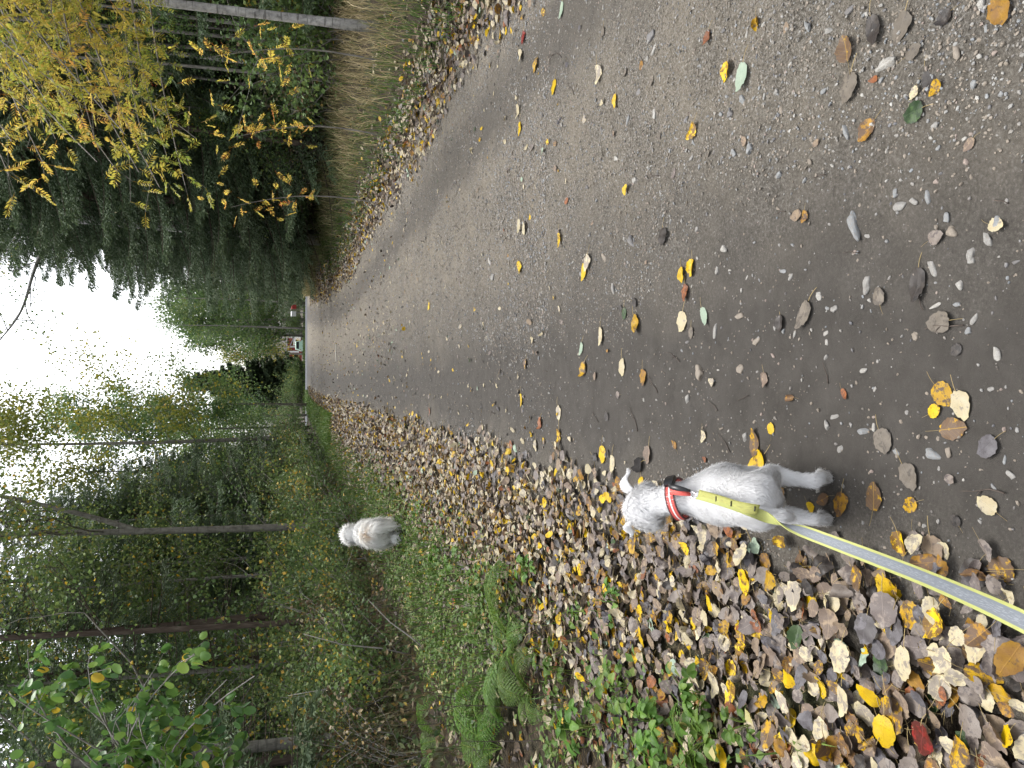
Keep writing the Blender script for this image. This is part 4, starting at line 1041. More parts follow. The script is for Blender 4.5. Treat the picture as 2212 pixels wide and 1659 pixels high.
_c2 = (_d[_near] @ cu).mean() * cu + ((_d[_near] @ cv).max() + (_d[_near] @ cv).min()) / 2 * cv
cc = cc + _c2; col_root.location = cc
_d = V[_near] - cc; RB = float(np.percentile(np.hypot(_d @ cu, (_d @ cv) / 1.06), 60)) + 0.007
print('collar radius', RB)
strap_ = band("strap", RB, RB + 0.0035, -0.0105, 0.0105, 0, 2 * PI, red_m, col_root)
band("edging", RB - 0.001, RB + 0.0042, 0.0105, 0.0135, 0, 2 * PI, dred_m, strap_); band("edging", RB - 0.001, RB + 0.0042, -0.0135, -0.0105, 0, 2 * PI, dred_m, strap_)
band("stripe", RB + 0.0034, RB + 0.0041, -0.0022, 0.0018, 0, 2 * PI, wht_m, strap_)
def onring(a, r, w): return (math.cos(a) * cu + math.sin(a) * cv * 1.06) * r + cax * w
# curved black side-release buckle sitting on top towards the road side
ab = 0.95
def buckle(a0, a1, w, thick, name):
    n = 9; aa = np.linspace(a0, a1, n); VV = []; prof = [(-1, 0), (-0.8, 1), (0.8, 1), (1, 0)]
    shp = 1 - 0.22 * (np.linspace(-1, 1, n) ** 4)
    for (x, h_) in prof:
        VV.append(np.array([onring(a_, RB + 0.003 + h_ * thick, x * w * s_) for a_, s_ in zip(aa, shp)]))
    VV = np.concatenate(VV); P = []
    for k in range(4):
        i = k * n + np.arange(n - 1); j = ((k + 1) % 4) * n + np.arange(n - 1); P.append(np.stack([i, i + 1, j + 1, j], -1))
    P.append(np.array([[0, n, 2 * n, 3 * n], [4 * n - 1, 3 * n - 1, 2 * n - 1, n - 1]]))
    return meshobj(name, meshdata(name, VV, P, [blk_m], smooth=False), col_root)
bk = buckle(0.35, 1.05, 0.017, 0.010, "buckle")
# the doubled loose end with its black handle piece, lying back over the shoulder
tb = np.array(onring(1.25, RB + 0.004, -0.008)); ldir = I(1492, 1068, 0.335) - cc - tb; 
def strip(pts, w, thick, wdir, name, mat, parent, tint=None):
    pts = np.asarray(pts, float); n = len(pts); wdir = np.asarray(wdir, float); wdir = np.broadcast_to(wdir, (n, 3))
    T = np.gradient(pts, axis=0); N = np.cross(T, wdir); N /= np.linalg.norm(N, axis=1)[:, None] + 1e-9
    w = np.broadcast_to(np.asarray(w, float), (n,))[:, None]
    VV = np.concatenate([pts - wdir * w / 2, pts + wdir * w / 2, pts + wdir * w / 2 + N * thick, pts - wdir * w / 2 + N * thick]); P = []
    for k in range(4):
        i = k * n + np.arange(n - 1); j = ((k + 1) % 4) * n + np.arange(n - 1); P.append(np.stack([i, i + 1, j + 1, j], -1))
    P.append(np.array([[0, n, 2 * n, 3 * n], [4 * n - 1, 3 * n - 1, 2 * n - 1, n - 1]]))
    return meshobj(name, meshdata(name, VV, P, [mat], smooth=True), parent)
t = np.linspace(0, 1, 7)[:, None]
tab = strip(tb + ldir * t + cv * (0.010 * np.sin(PI * t)), [0.024, 0.024, 0.023, 0.021, 0.018, 0.014, 0.009], 0.003, cu, "tab", red_m, col_root)
strip(tb + cu * 0.010 + cv * 0.006 + ldir * 1.08 * t + cv * (0.010 * np.sin(PI * t)), [0.012, 0.016, 0.017, 0.016, 0.013, 0.010, 0.006], 0.005, cu, "handle", blk_m, tab)
# ring
ra = np.linspace(0, 2 * PI, 25); rc = tb + ldir * 1.12; dirl = ldir / np.linalg.norm(ldir)
V_, P_ = tube(rc + 0.009 * (np.cos(ra)[:, None] * dirl + np.sin(ra)[:, None] * cu), 0.0019, 6, False)
meshobj("ring", meshdata("ring", V_, P_, [steel_m], smooth=True), col_root)

# ---- leash: yellow webbing with a grey reflective face, twisted once behind the dog, held beyond the picture
m, tt, out = newmat("leash_webbing"); b = NB(tt)
uv = b.attr('leafco'); sx = b.n('ShaderNodeSeparateXYZ'); b.l(uv, sx.inputs[0])
cbn = b.n('ShaderNodeMapping'); cbn.inputs['Scale'].default_value = (40, 160, 1); b.l(uv, cbn.inputs[0])
wv = b.noise(cbn.outputs[0], 1.0, 3, 0.6)
dirt = b.noise(uv, 26, 6, 0.7)
yel = b.ramp(wv, [(0.3, (0.27, 0.285, 0.085)), (0.7, (0.35, 0.365, 0.115))])
yel = b.mix(b.ramp(dirt, [(0.5, (0, 0, 0)), (0.68, (0.65, 0.65, 0.65))]), yel, (0.22, 0.21, 0.06))
gry = b.ramp(wv, [(0.3, (0.105, 0.117, 0.132)), (0.7, (0.15, 0.163, 0.182))])
let = b.n('ShaderNodeMapping'); let.inputs['Scale'].default_value = (70, 22, 1); b.l(uv, let.inputs[0])
lt = b.noise(let.outputs[0], 1.0, 2, 0.5)
ban = b.math('MULTIPLY', b.math('LESS_THAN', b.math('ABSOLUTE', sx.outputs[1]), 0.20), b.maprange(lt, 0.52, 0.57, 0, 0.45))
gry = b.mix(ban, gry, (0.26, 0.28, 0.30))
face = b.math('MULTIPLY', b.math('GREATER_THAN', sx.outputs[2], 0.5), b.math('LESS_THAN', b.math('ABSOLUTE', b.math('ADD', sx.outputs[1], b.math('MULTIPLY', b.math('SUBTRACT', dirt, 0.5), 0.05))), 0.335))
c = b.mix(face, yel, gry)
b.l(b.princ(c, 0.65, b.bump(wv, 0.3, 0.002), 0.4), out.inputs[0]); leash_m = m
clipw = cc + rc + dirl * 0.035
A0 = cc + rc + dirl * 0.012
# centre line through picture points at chosen depth along the view
def Pd(dx, dy, depth): return np.array([0, 0, CAM_H]) + ray(dx, dy) * depth
dA = float((clipw - np.array([0, 0, CAM_H])) @ FW)
_ok, _ppm, _dx, _dy = visible(V, 200); _zc = FPX / _ppm
def over(dx, dy, depth):     # webbing lies on the coat, never inside it
    m_ = np.hypot(_dx - dx, _dy - dy) < 16
    return min(depth, float(_zc[m_].min()) - 0.028) if m_.any() else depth
key = [Pd(1508, 1068, over(1508, 1068, dA - 0.005)), Pd(1560, 1083, over(1560, 1083, dA - 0.035)), Pd(1615, 1102, over(1615, 1102, dA - 0.10)), Pd(1665, 1121, over(1665, 1121, dA - 0.20)), Pd(1720, 1142, over(1720, 1142, dA - 0.32)), Pd(1800, 1172, dA - 0.48), Pd(1890, 1206, dA - 0.65), Pd(2000, 1249, dA - 0.82), Pd(2110, 1296, dA - 0.96), Pd(2215, 1345, dA - 1.08), Pd(2400, 1440, dA - 1.22)]
key += [np.array([-0.33, 0.52, 0.50]), np.array([-0.26, 0.36, 0.72]), np.array([-0.2, 0.28, 0.92])]
key = np.array(key)
def catmull(K, per):
    K = np.vstack([2 * K[0] - K[1], K, 2 * K[-1] - K[-2]]); o_ = []
    for i in range(1, len(K) - 2):
        for s in np.arange(per) / per:
            p0, p1, p2, p3 = K[i - 1:i + 3]
            o_.append(0.5 * (2 * p1 + (p2 - p0) * s + (2 * p0 - 5 * p1 + 4 * p2 - p3) * s * s + (3 * p1 - p0 - 3 * p2 + p3) * s ** 3))
    o_.append(K[-2]); return np.array(o_)
PER = 10
line = catmull(key, PER); nl = len(line); T = np.gradient(line, axis=0); T /= np.linalg.norm(T, axis=1)[:, None]
toC = np.array([0, 0, CAM_H]) - line; toC /= np.linalg.norm(toC, axis=1)[:, None]
Wd = np.cross(T, toC); Wd /= np.linalg.norm(Wd, axis=1)[:, None]; Nn = np.cross(Wd, T)
k = np.arange(nl) / PER
# one turn over: yellow face up near the dog, edge-on behind its hip, grey face up after it
ang = PI * (1 - sstep(2.1, 4.9, k)) + 0.25 * np.sin(k * 1.1)
ang = ang + 0.12
w2 = np.cos(ang)[:, None] * Wd + np.sin(ang)[:, None] * Nn; n2 = np.cross(w2, T)
LW, TH = 0.028, 0.0022
wp = LW * np.where(k < 3.2, 0.95, 1.0)
s_arc = np.concatenate([[0], np.cumsum(np.linalg.norm(np.diff(line, axis=0), axis=1))])
acc = Acc(); cs = np.linspace(-0.5, 0.5, 7)
top = line[:, None] + w2[:, None] * (cs[None, :, None] * wp[:, None, None]) + n2[:, None] * (TH / 2 - 0.003 * (cs ** 2)[None, :, None] * 0.6)
bot = top - n2[:, None] * TH
VV = np.concatenate([top.reshape(-1, 3), bot.reshape(-1, 3)])
co = np.zeros((2, nl, 7, 3)); co[..., 0] = s_arc[None, :, None]; co[..., 1] = cs[None, None, :]; co[0, ..., 2] = 1.0
i = (np.arange(nl - 1)[:, None] * 7 + np.arange(6)[None]).ravel(); q1 = np.stack([i, i + 1, i + 8, i + 7], -1); q2 = q1[:, ::-1] + nl * 7
o1 = np.concatenate([np.arange(7), np.arange(1, nl) * 7 + 6, (nl - 1) * 7 + np.arange(5, -1, -1), np.arange(nl - 2, 0, -1) * 7]); o2 = np.roll(o1, -1)
L0 = line[0].copy()
leash = empty("leash", L0); tag(leash, 'yellow dog leash with grey reflective band, twisted behind the short-haired dog', 'leash')
meshobj("webbing", meshdata("webbing", VV - L0, [q1, q2, np.stack([o1, o1 + nl * 7, o2 + nl * 7, o2], -1)], [leash_m], attrs={'leafco': co.reshape(-1, 3)}, smooth=False), leash)
# stitched turn-back of the webbing at the clip end: a second layer with dark stitch bars
m2, tt, out = newmat("leash_stitched"); b = NB(tt)
uv = b.attr('leafco'); dirt = b.noise(uv, 45, 5, 0.65); c = b.ramp(dirt, [(0.40, (0.31, 0.315, 0.085)), (0.52, (0.26, 0.255, 0.07)), (0.64, (0.13, 0.125, 0.05))])
b.l(b.princ(c, 0.7, b.bump(dirt, 0.3, 0.003), 0.3), out.inputs[0])
ke = int(2.55 * PER); cs2 = np.linspace(-0.47, 0.47, 5)
flap_l = line[:ke] + toC[:ke] * 0.004
lift = (np.clip((np.arange(ke) / PER - 1.35) / 1.2, 0, 1) ** 1.5 * 0.012)[:, None]
topf = flap_l[:, None] + Wd[:ke, None] * (cs2[None, :, None] * LW * 0.95) + (toC[:ke] * lift * 0.4 + Wd[:ke] * (-lift))[:, None]
VF = np.concatenate([topf.reshape(-1, 3), (topf - toC[:ke, None] * 0.002).reshape(-1, 3)]); cof = np.zeros((2, ke, 5, 3)); cof[..., 0] = s_arc[:ke][None, :, None]; cof[..., 1] = cs2[None, None]
i = (np.arange(ke - 1)[:, None] * 5 + np.arange(4)[None]).ravel(); q1 = np.stack([i, i + 1, i + 6, i + 5], -1)
o1 = np.concatenate([np.arange(5), np.arange(1, ke) * 5 + 4, (ke - 1) * 5 + np.arange(3, -1, -1), np.arange(ke - 2, 0, -1) * 5]); o2 = np.roll(o1, -1)
flap = meshobj("stitched_flap", meshdata("stitched_flap", VF - L0, [q1, q1[:, ::-1] + ke * 5, np.stack([o1, o1 + ke * 5, o2 + ke * 5, o2], -1)], [m2], attrs={'leafco': cof.reshape(-1, 3)}, smooth=True), leash)
for kk in (0.75, 1.32, 2.2):
    j = int(kk * PER); a = topf[j, 0] + toC[j] * 0.0012; bb = topf[min(j + 1, ke - 1), 4] + toC[j] * 0.0012
    Vt, Pt = tube(np.array([a * 0.8 + bb * 0.2, (a + bb) / 2 + toC[j] * 0.0006, a * 0.3 + bb * 0.7]), 0.0016, 5)
    meshobj("stitch_bar", meshdata("stitch_bar", Vt - L0, Pt, [blk_m], smooth=True), flap)
# metal snap hook between ring and webbing
hk0 = cc + rc + dirl * 0.006; hk1 = line[0]
V_, P_ = tube(np.array([hk0, hk0 * 0.75 + hk1 * 0.25, (hk0 + hk1) / 2, hk0 * 0.2 + hk1 * 0.8, hk1 + T[0] * 0.004]), [0.003, 0.0052, 0.0065, 0.007, 0.0085], 8)
meshobj("snap_hook", meshdata("snap_hook", V_ - L0, P_, [steel_m], smooth=True), leash)
print('leash', dA, line[0], line[95 if nl > 95 else -1])

# ---- long-haired white dog ahead on the verge, walking away with its head up
f2 = on_ground(874, 1150); D2 = f2.copy(); print('dog2', D2)
def Q2(u, v, w): return np.array([u, v, w])
K = float((f2 - np.array([0, 0, CAM_H])) @ FW) / FPX      # metres per view pixel there
Hh = 130 * K / math.cos(PITCH - 0.14); print('dog2 height', Hh)
g = Hh / 0.72
rx = 0.02 * g
pr = [('e', Q2(0.0, 0.02, 0.36) * g, np.array([0.125, 0.15, 0.13]) * g, None, 0.02), ('e', Q2(-0.005, 0.20, 0.36) * g, np.array([0.12, 0.2, 0.13]) * g, None, 0.06), ('e', Q2(-0.01, 0.36, 0.40) * g, np.array([0.12, 0.15, 0.15]) * g, None, 0.06),
      ('c', Q2(-0.01, 0.40, 0.44) * g, Q2(-0.02, 0.47, 0.56) * g, 0.09 * g, 0.075 * g, 0.05), ('e', Q2(-0.025, 0.50, 0.60) * g, np.array([0.076, 0.085, 0.072]) * g, None, 0.03), ('c', Q2(-0.03, 0.54, 0.575) * g, Q2(-0.05, 0.64, 0.545) * g, 0.05 * g, 0.03 * g, 0.03),
      ('c', Q2(-0.06, 0.0, 0.30) * g, Q2(-0.065, 0.05, 0.20) * g, 0.085 * g, 0.05 * g, 0.04), ('c', Q2(-0.065, 0.05, 0.20) * g, Q2(-0.055, -0.06, 0.115) * g, 0.05 * g, 0.03 * g, 0.03), ('c', Q2(-0.055, -0.06, 0.115) * g, Q2(-0.055, -0.04, 0.02) * g, 0.028 * g, 0.024 * g, 0.02), ('e', Q2(-0.055, -0.015, 0.018) * g, np.array([0.028, 0.04, 0.02]) * g, None, 0.02),
      ('c', Q2(0.06, 0.02, 0.30) * g, Q2(0.062, 0.09, 0.20) * g, 0.085 * g, 0.05 * g, 0.04), ('c', Q2(0.062, 0.09, 0.20) * g, Q2(0.058, 0.03, 0.12) * g, 0.05 * g, 0.03 * g, 0.03), ('c', Q2(0.058, 0.03, 0.12) * g, Q2(0.055, 0.10, 0.045) * g, 0.028 * g, 0.024 * g, 0.02), ('e', Q2(0.055, 0.12, 0.035) * g, np.array([0.028, 0.035, 0.022]) * g, None, 0.02),
      ('c', Q2(-0.06, 0.36, 0.30) * g, Q2(-0.06, 0.38, 0.02) * g, 0.05 * g, 0.026 * g, 0.04), ('c', Q2(0.06, 0.38, 0.30) * g, Q2(0.06, 0.44, 0.02) * g, 0.05 * g, 0.026 * g, 0.04),
      # the bushy tail, carried low and swung to the road side
      ('c', Q2(0.02, -0.10, 0.42) * g, Q2(0.05, -0.17, 0.36) * g, 0.035 * g, 0.045 * g, 0.03), ('c', Q2(0.05, -0.17, 0.36) * g, Q2(0.075, -0.17, 0.24) * g, 0.045 * g, 0.03 * g, 0.03)]
V, Q = grow(pr, 0.012 * g)
dog2 = empty("dog", D2); dog2.rotation_euler = (0, 0, 0.12); tag(dog2, 'fluffy long-haired white dog with cream back walking away along the verge', 'dog')
body2 = meshobj("body", meshdata("body", V, [Q], [fur_cream], attrs={'tint': np.clip(0.97 - 0.5 * np.exp(-(((V[:, 2] / g - 0.47) / 0.05) ** 2 + (V[:, 0] / g / 0.08) ** 2 + ((V[:, 1] / g - 0.2) / 0.2) ** 2)), 0, 1)}, smooth=True), dog2)
def comb2(P):
    c = np.tile(np.array([0.0, -0.9, -0.9]), (len(P), 1)); c[:, 0] += 3.0 * P[:, 0] / g
    hdm = P[:, 2] > 0.52 * g; c[hdm] = np.stack([6 * (P[hdm, 0] / g + 0.025), np.full(hdm.sum(), -0.5), 6 * (P[hdm, 2] / g - 0.585) - 0.2], -1)
    tl = P[:, 1] < -0.13 * g; c[tl] = np.array([0.3, -0.2, -1.0]); return c
def len2(P): return np.where(P[:, 2] < 0.12 * g, 0.025, np.where(P[:, 2] > 0.52 * g, 0.085, 0.09)) * g
def tint2(P, r):
    bk = np.exp(-(((P[:, 2] / g - 0.455) / 0.055) ** 2 + ((P[:, 0] / g) / 0.085) ** 2)) * (vnoise(P[:, 0] * 3, P[:, 2] * 2 + P[:, 1], 14) > 0.35)
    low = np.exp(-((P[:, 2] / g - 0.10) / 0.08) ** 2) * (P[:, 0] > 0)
    cl = vnoise(P[:, 0] * 2, P[:, 2] + P[:, 1], 24)
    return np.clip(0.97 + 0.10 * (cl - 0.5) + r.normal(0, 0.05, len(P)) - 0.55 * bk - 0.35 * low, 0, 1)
FV, FP, FT = fur(V, Q, 20000, len2, comb2, 0.0060 * g, tint2, rd, 0.55, 0.30)
meshobj("fur", coat(meshdata("fur", FV, FP, [fur_cream], attrs={'tint': FT}, smooth=True)), body2)
for s in (-1, 1):
    eb = Q2(-0.025 + 0.062 * s, 0.50, 0.625) * g; et = Q2(-0.025 + 0.098 * s, 0.49, 0.555) * g
    eo, ev, eq = ear(eb, et, 0.06 * g, np.array([0, 1.0, 0]), "ear", dog2, fur_cream, np.zeros(3))
    FV, FP, FT = fur(ev, eq, 1200, lambda P: np.full(len(P), 0.06 * g), lambda P, d=et - eb: np.tile(d, (len(P), 1)), 0.0045 * g, lambda P, r: np.clip(0.86 + r.normal(0, 0.06, len(P)), 0, 1), rd, 0.4, 0.25)
    meshobj("ear_hair", meshdata("ear_hair", FV, FP, [fur_cream], attrs={'tint': FT}, smooth=True), eo)
    meshobj("eye", meshdata("eye", sv * 0.022 * g + Q2(-0.035 + 0.035 * s, 0.575, 0.605) * g, [sf], [eye_m], smooth=True), dog2)
meshobj("nose", meshdata("nose", sv * np.array([0.04, 0.03, 0.03]) * g + Q2(-0.055, 0.672, 0.55) * g, [sf], [nose_m], smooth=True), dog2)
# ------------------------------------------------------------------ trees, shrubs, ferns, grass
bark_spruce = bark_mat("spruce_bark", (0.045, 0.034, 0.027), (0.085, 0.064, 0.05), (0.15, 0.125, 0.10))
bark_birch = bark_mat("birch_bark", (0.16, 0.155, 0.15), (0.36, 0.35, 0.34), (0.58, 0.57, 0.55), (16, 16, 9), 0.6)
bark_aspen = bark_mat("aspen_bark", (0.10, 0.095, 0.08), (0.19, 0.18, 0.155), (0.28, 0.27, 0.235), (14, 14, 6), 0.45)
bark_grey = bark_mat("twig_grey", (0.13, 0.12, 0.105), (0.22, 0.205, 0.185), (0.32, 0.305, 0.28), (20, 20, 8))
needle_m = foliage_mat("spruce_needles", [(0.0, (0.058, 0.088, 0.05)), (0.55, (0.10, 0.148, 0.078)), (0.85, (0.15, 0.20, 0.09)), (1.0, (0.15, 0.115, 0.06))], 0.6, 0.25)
green_m = foliage_mat("aspen_leaves", [(0.0, (0.06, 0.11, 0.04)), (0.5, (0.12, 0.18, 0.055)), (0.8, (0.21, 0.25, 0.07)), (0.93, (0.34, 0.30, 0.05)), (1.0, (0.50, 0.32, 0.03))], 0.5, 0.4)
dkgreen_m = foliage_mat("shrub_leaves", [(0.0, (0.07, 0.115, 0.045)), (0.55, (0.12, 0.185, 0.06)), (0.88, (0.20, 0.26, 0.075)), (0.95, (0.36, 0.30, 0.06)), (1.0, (0.56, 0.38, 0.06))], 0.5, 0.3)
yellow_m = foliage_mat("birch_leaves", [(0.0, (0.12, 0.15, 0.03)), (0.35, (0.26, 0.26, 0.045)), (0.7, (0.46, 0.36, 0.05)), (1.0, (0.60, 0.30, 0.03))], 0.5, 0.45)
rowan_m = foliage_mat("rowan_leaves", [(0.0, (0.20, 0.30, 0.06)), (0.3, (0.46, 0.45, 0.08)), (0.6, (0.72, 0.56, 0.11)), (0.85, (0.78, 0.45, 0.12)), (1.0, (0.66, 0.24, 0.07))], 0.5, 0.5)
bright_m = foliage_mat("sapling_leaves", [(0.0, (0.05, 0.11, 0.04)), (0.4, (0.10, 0.20, 0.05)), (0.8, (0.21, 0.33, 0.06)), (0.96, (0.32, 0.38, 0.07)), (1.0, (0.6, 0.42, 0.05))], 0.38, 0.4)
fern_m = foliage_mat("fern_green", [(0.0, (0.04, 0.095, 0.013)), (0.55, (0.078, 0.155, 0.02)), (0.9, (0.16, 0.24, 0.045)), (1.0, (0.26, 0.22, 0.07))], 0.5, 0.35)
grass_m = foliage_mat("grass_green", [(0.0, (0.05, 0.105, 0.02)), (0.5, (0.09, 0.155, 0.03)), (0.8, (0.16, 0.20, 0.05)), (1.0, (0.42, 0.36, 0.16))], 0.55, 0.3)
dry_m = foliage_mat("dry_grass", [(0.0, (0.13, 0.17, 0.06)), (0.3, (0.33, 0.28, 0.135)), (0.7, (0.52, 0.425, 0.24)), (1.0, (0.66, 0.56, 0.35))], 0.7, 0.25)
under_m = foliage_mat("undergrowth_mix", [(0.0, (0.035, 0.06, 0.022)), (0.4, (0.07, 0.095, 0.032)), (0.7, (0.11, 0.08, 0.045)), (0.9, (0.16, 0.11, 0.05)), (0.96, (0.46, 0.33, 0.09)), (1.0, (0.55, 0.47, 0.30))], 0.6, 0.25)
berry_m = simple_mat("rowan_berries", (0.35, 0.02, 0.015), 0.4)

def quads_leaf(P, d, roll, L, w, fold=0.25):
    """diamond leaves: base, left, tip, right; folded along the midrib"""
    n = len(P); Fm = frame_from(d, roll); L = np.broadcast_to(L, (n,)); w = np.broadcast_to(w, (n,))
    T = np.array([[0, 0, 0], [-0.5, 0.48, fold * 0.5], [0, 1, -0.06], [0.5, 0.48, fold * 0.5]])
    X = T[None] * np.stack([w, L, w], -1)[:, None, :]
    V = np.einsum('nij,nmj->nmi', Fm, X) + P[:, None]
    k = np.arange(n)[:, None] * 4
    return V.reshape(-1, 3), [np.concatenate([k + np.array([[0, 2, 1]]), k + np.array([[0, 3, 2]])])]

def unit(r, n): v = r.normal(size=(n, 3)); return v / np.linalg.norm(v, axis=1)[:, None]

def make_spruce(seed, Ht, z0, Lmax, per=5, step=0.24, droop=0.35, nl=0.085, tr=0.13, dead=0.0, thin=1.0, nw=0.027):
    r = np.random.default_rng(seed); wood = Acc(); crown = Acc()
    kz = np.linspace(0, Ht, 14); wob = np.stack([0.04 * np.sin(kz * 0.7 + seed), 0.04 * np.cos(kz * 0.6 + seed)], -1)
    V, P = tube(np.column_stack([wob, kz - 0.1]), tr * (1 - kz / Ht) ** 0.85 + 0.012, 8); wood.add(V, P)
    z = 0.35
    while z < Ht - 0.15:
        q = z / Ht; nb = per + r.integers(-1, 2)
        for _ in range(nb):
            a = r.uniform(0, 2 * PI); zz = z + r.normal(0, 0.06)
            L = Lmax * (1 - q) ** 0.8 * r.uniform(0.6, 1.12) + 0.12
            if q < 0.25: L *= 0.72 + q * 1.1
            isdead = zz < z0 or r.random() < dead * (1 - q)
            n = max(5, int(L / 0.11)); t = np.linspace(0.0, 1, n)
            h = np.array([math.cos(a), math.sin(a), 0]); s = np.array([-h[1], h[0], 0])
            dr = droop * r.uniform(0.6, 1.4)
            C = np.outer(L * t, h) + np.outer(0.07 * L * np.sin(3 * t + a), s); C[:, 2] = zz - dr * L * t ** 1.2 + 0.22 * L * t ** 3 + 0.10 * L * t * (1 - t)
            kk = np.linspace(0, n - 1, min(n, 6)).astype(int)
            V, P = tube(C[kk], np.linspace(0.006 + 0.006 * L, 0.003, len(kk)), 3, False); wood.add(V, P)
            if isdead:
                m = max(2, int(L * 5))
                for _k in range(m):
                    j = r.integers(1, n); d = h * 0.5 + s * r.choice([-1, 1]) * 0.8 + np.array([0, 0, r.normal(-0.1, 0.3)])
                    V, P = tube(np.array([C[j], C[j] + d * 0.12, C[j] + d * 0.26 + [0, 0, -0.04]]), [0.003, 0.0025, 0.0015], 3, False); wood.add(V, P)
                continue
            # side twigs, hanging more towards the tip of a big bough
            tt = t[(t > 0.10)]; sg = np.array([-1, 1]); m = len(tt)
            base = np.repeat(np.stack([np.interp(tt, t, C[:, k]) for k in range(3)], -1), 2, 0); sgn = np.tile(sg, m); tq = np.repeat(tt, 2)
            keep = r.random(len(tq)) < thin; base, sgn, tq = base[keep], sgn[keep], tq[keep]
            tl = (0.10 + 0.30 * min(L, 1.6) * (1 - tq) ** 0.7 + 0.06) * r.uniform(0.6, 1.2, len(tq))
            d = h[None] * 0.65 + s[None] * (sgn * 0.8)[:, None]; d[:, 2] += -0.30 - 0.45 * r.random(len(tq)); d /= np.linalg.norm(d, axis=1)[:, None]
            # the tip itself
            base = np.vstack([base, C[-2:-1]]); d = np.vstack([d, h[None] + [[0, 0, 0.1]]]); tl = np.append(tl, 0.16)
            ns = int(max(2, round(tl.max() / 0.055))); sp = (np.arange(ns) + 0.3) / ns
            pos = base[:, None] + d[:, None] * (tl[:, None] * sp[None])[..., None]; pos[..., 2] -= 0.35 * (tl[:, None] * sp[None]) ** 2 / 0.4
            ok = np.broadcast_to((sp[None] * tl.max() < tl[:, None] * 1.0 + 0.03) | True, pos.shape[:2])
            for side_ in (-1, 1):
                p = pos.reshape(-1, 3); dd = np.repeat(d, ns, 0)
                sd = np.cross(dd, [0, 0, 1.0]); sd /= np.linalg.norm(sd, axis=1)[:, None] + 1e-9
                nd = dd * 0.75 + sd * side_ * 0.65 + r.normal(0, 0.22, dd.shape)
                V, P = quads_leaf(p, nd, r.normal(0, 0.7, len(p)), nl * r.uniform(0.8, 1.4, len(p)), nw * r.uniform(0.7, 1.3, len(p)), 0.1)
                brown = 0.35 * (q < 0.2) * r.random()
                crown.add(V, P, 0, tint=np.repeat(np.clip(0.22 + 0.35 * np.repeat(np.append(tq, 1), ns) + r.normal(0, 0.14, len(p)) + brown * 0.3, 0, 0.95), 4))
        z += step * r.uniform(0.75, 1.25)
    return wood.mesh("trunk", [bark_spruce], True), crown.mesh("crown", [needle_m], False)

def branchy(r, base, d, L, rad, lev, wood, tips, up=0.15, split=3, wig=0.12, sides=5):
    n = 6; pts = [np.array(base, float)]; dd = np.array(d, float)
    for i in range(n - 1):
        dd = dd + r.normal(0, wig, 3) + np.array([0, 0, up * 0.25]); dd /= np.linalg.norm(dd); pts.append(pts[-1] + dd * L / (n - 1))
    pts = np.array(pts); V, P = tube(pts, np.linspace(rad, rad * 0.45, n), sides, False); wood.add(V, P)
    if lev == 0:
        tips.append(pts); return
    for k in range(split + r.integers(0, 2)):
        j = r.integers(2, n); nd = dd * 0.7 + unit(r, 1)[0] * 0.75; nd /= np.linalg.norm(nd)
        branchy(r, pts[j], nd, L * r.uniform(0.45, 0.7), rad * 0.45, lev - 1, wood, tips, up, split, wig, 3)
    tips.append(pts[2:])

def leaves_on(r, tips, n, ls, crown, spread=0.12, hang=0.5, tshift=0.0, tclump=0.25, wide=0.8):
    w = np.array([len(t) for t in tips], float); ci = r.choice(len(tips), n, p=w / w.sum())
    shift = r.normal(0, tclump, len(tips))
    P = np.empty((n, 3))
    for i, c in enumerate(ci):
        t = tips[c]; u = r.random() * (len(t) - 1); j = int(u); P[i] = t[j] + (t[j + 1] - t[j]) * (u - j)
    P += r.normal(0, spread, (n, 3)); d = unit(r, n); d[:, 2] -= hang; d /= np.linalg.norm(d, axis=1)[:, None]
    L = ls * r.uniform(0.7, 1.25, n)
    V, PP = quads_leaf(P, d, r.uniform(0, 6.28, n), L, L * wide, 0.2)
    crown.add(V, PP, 0, tint=np.repeat(np.clip(0.42 + tshift + shift[ci] * 0.6 + r.normal(0, 0.15, n), 0, 1), 4))

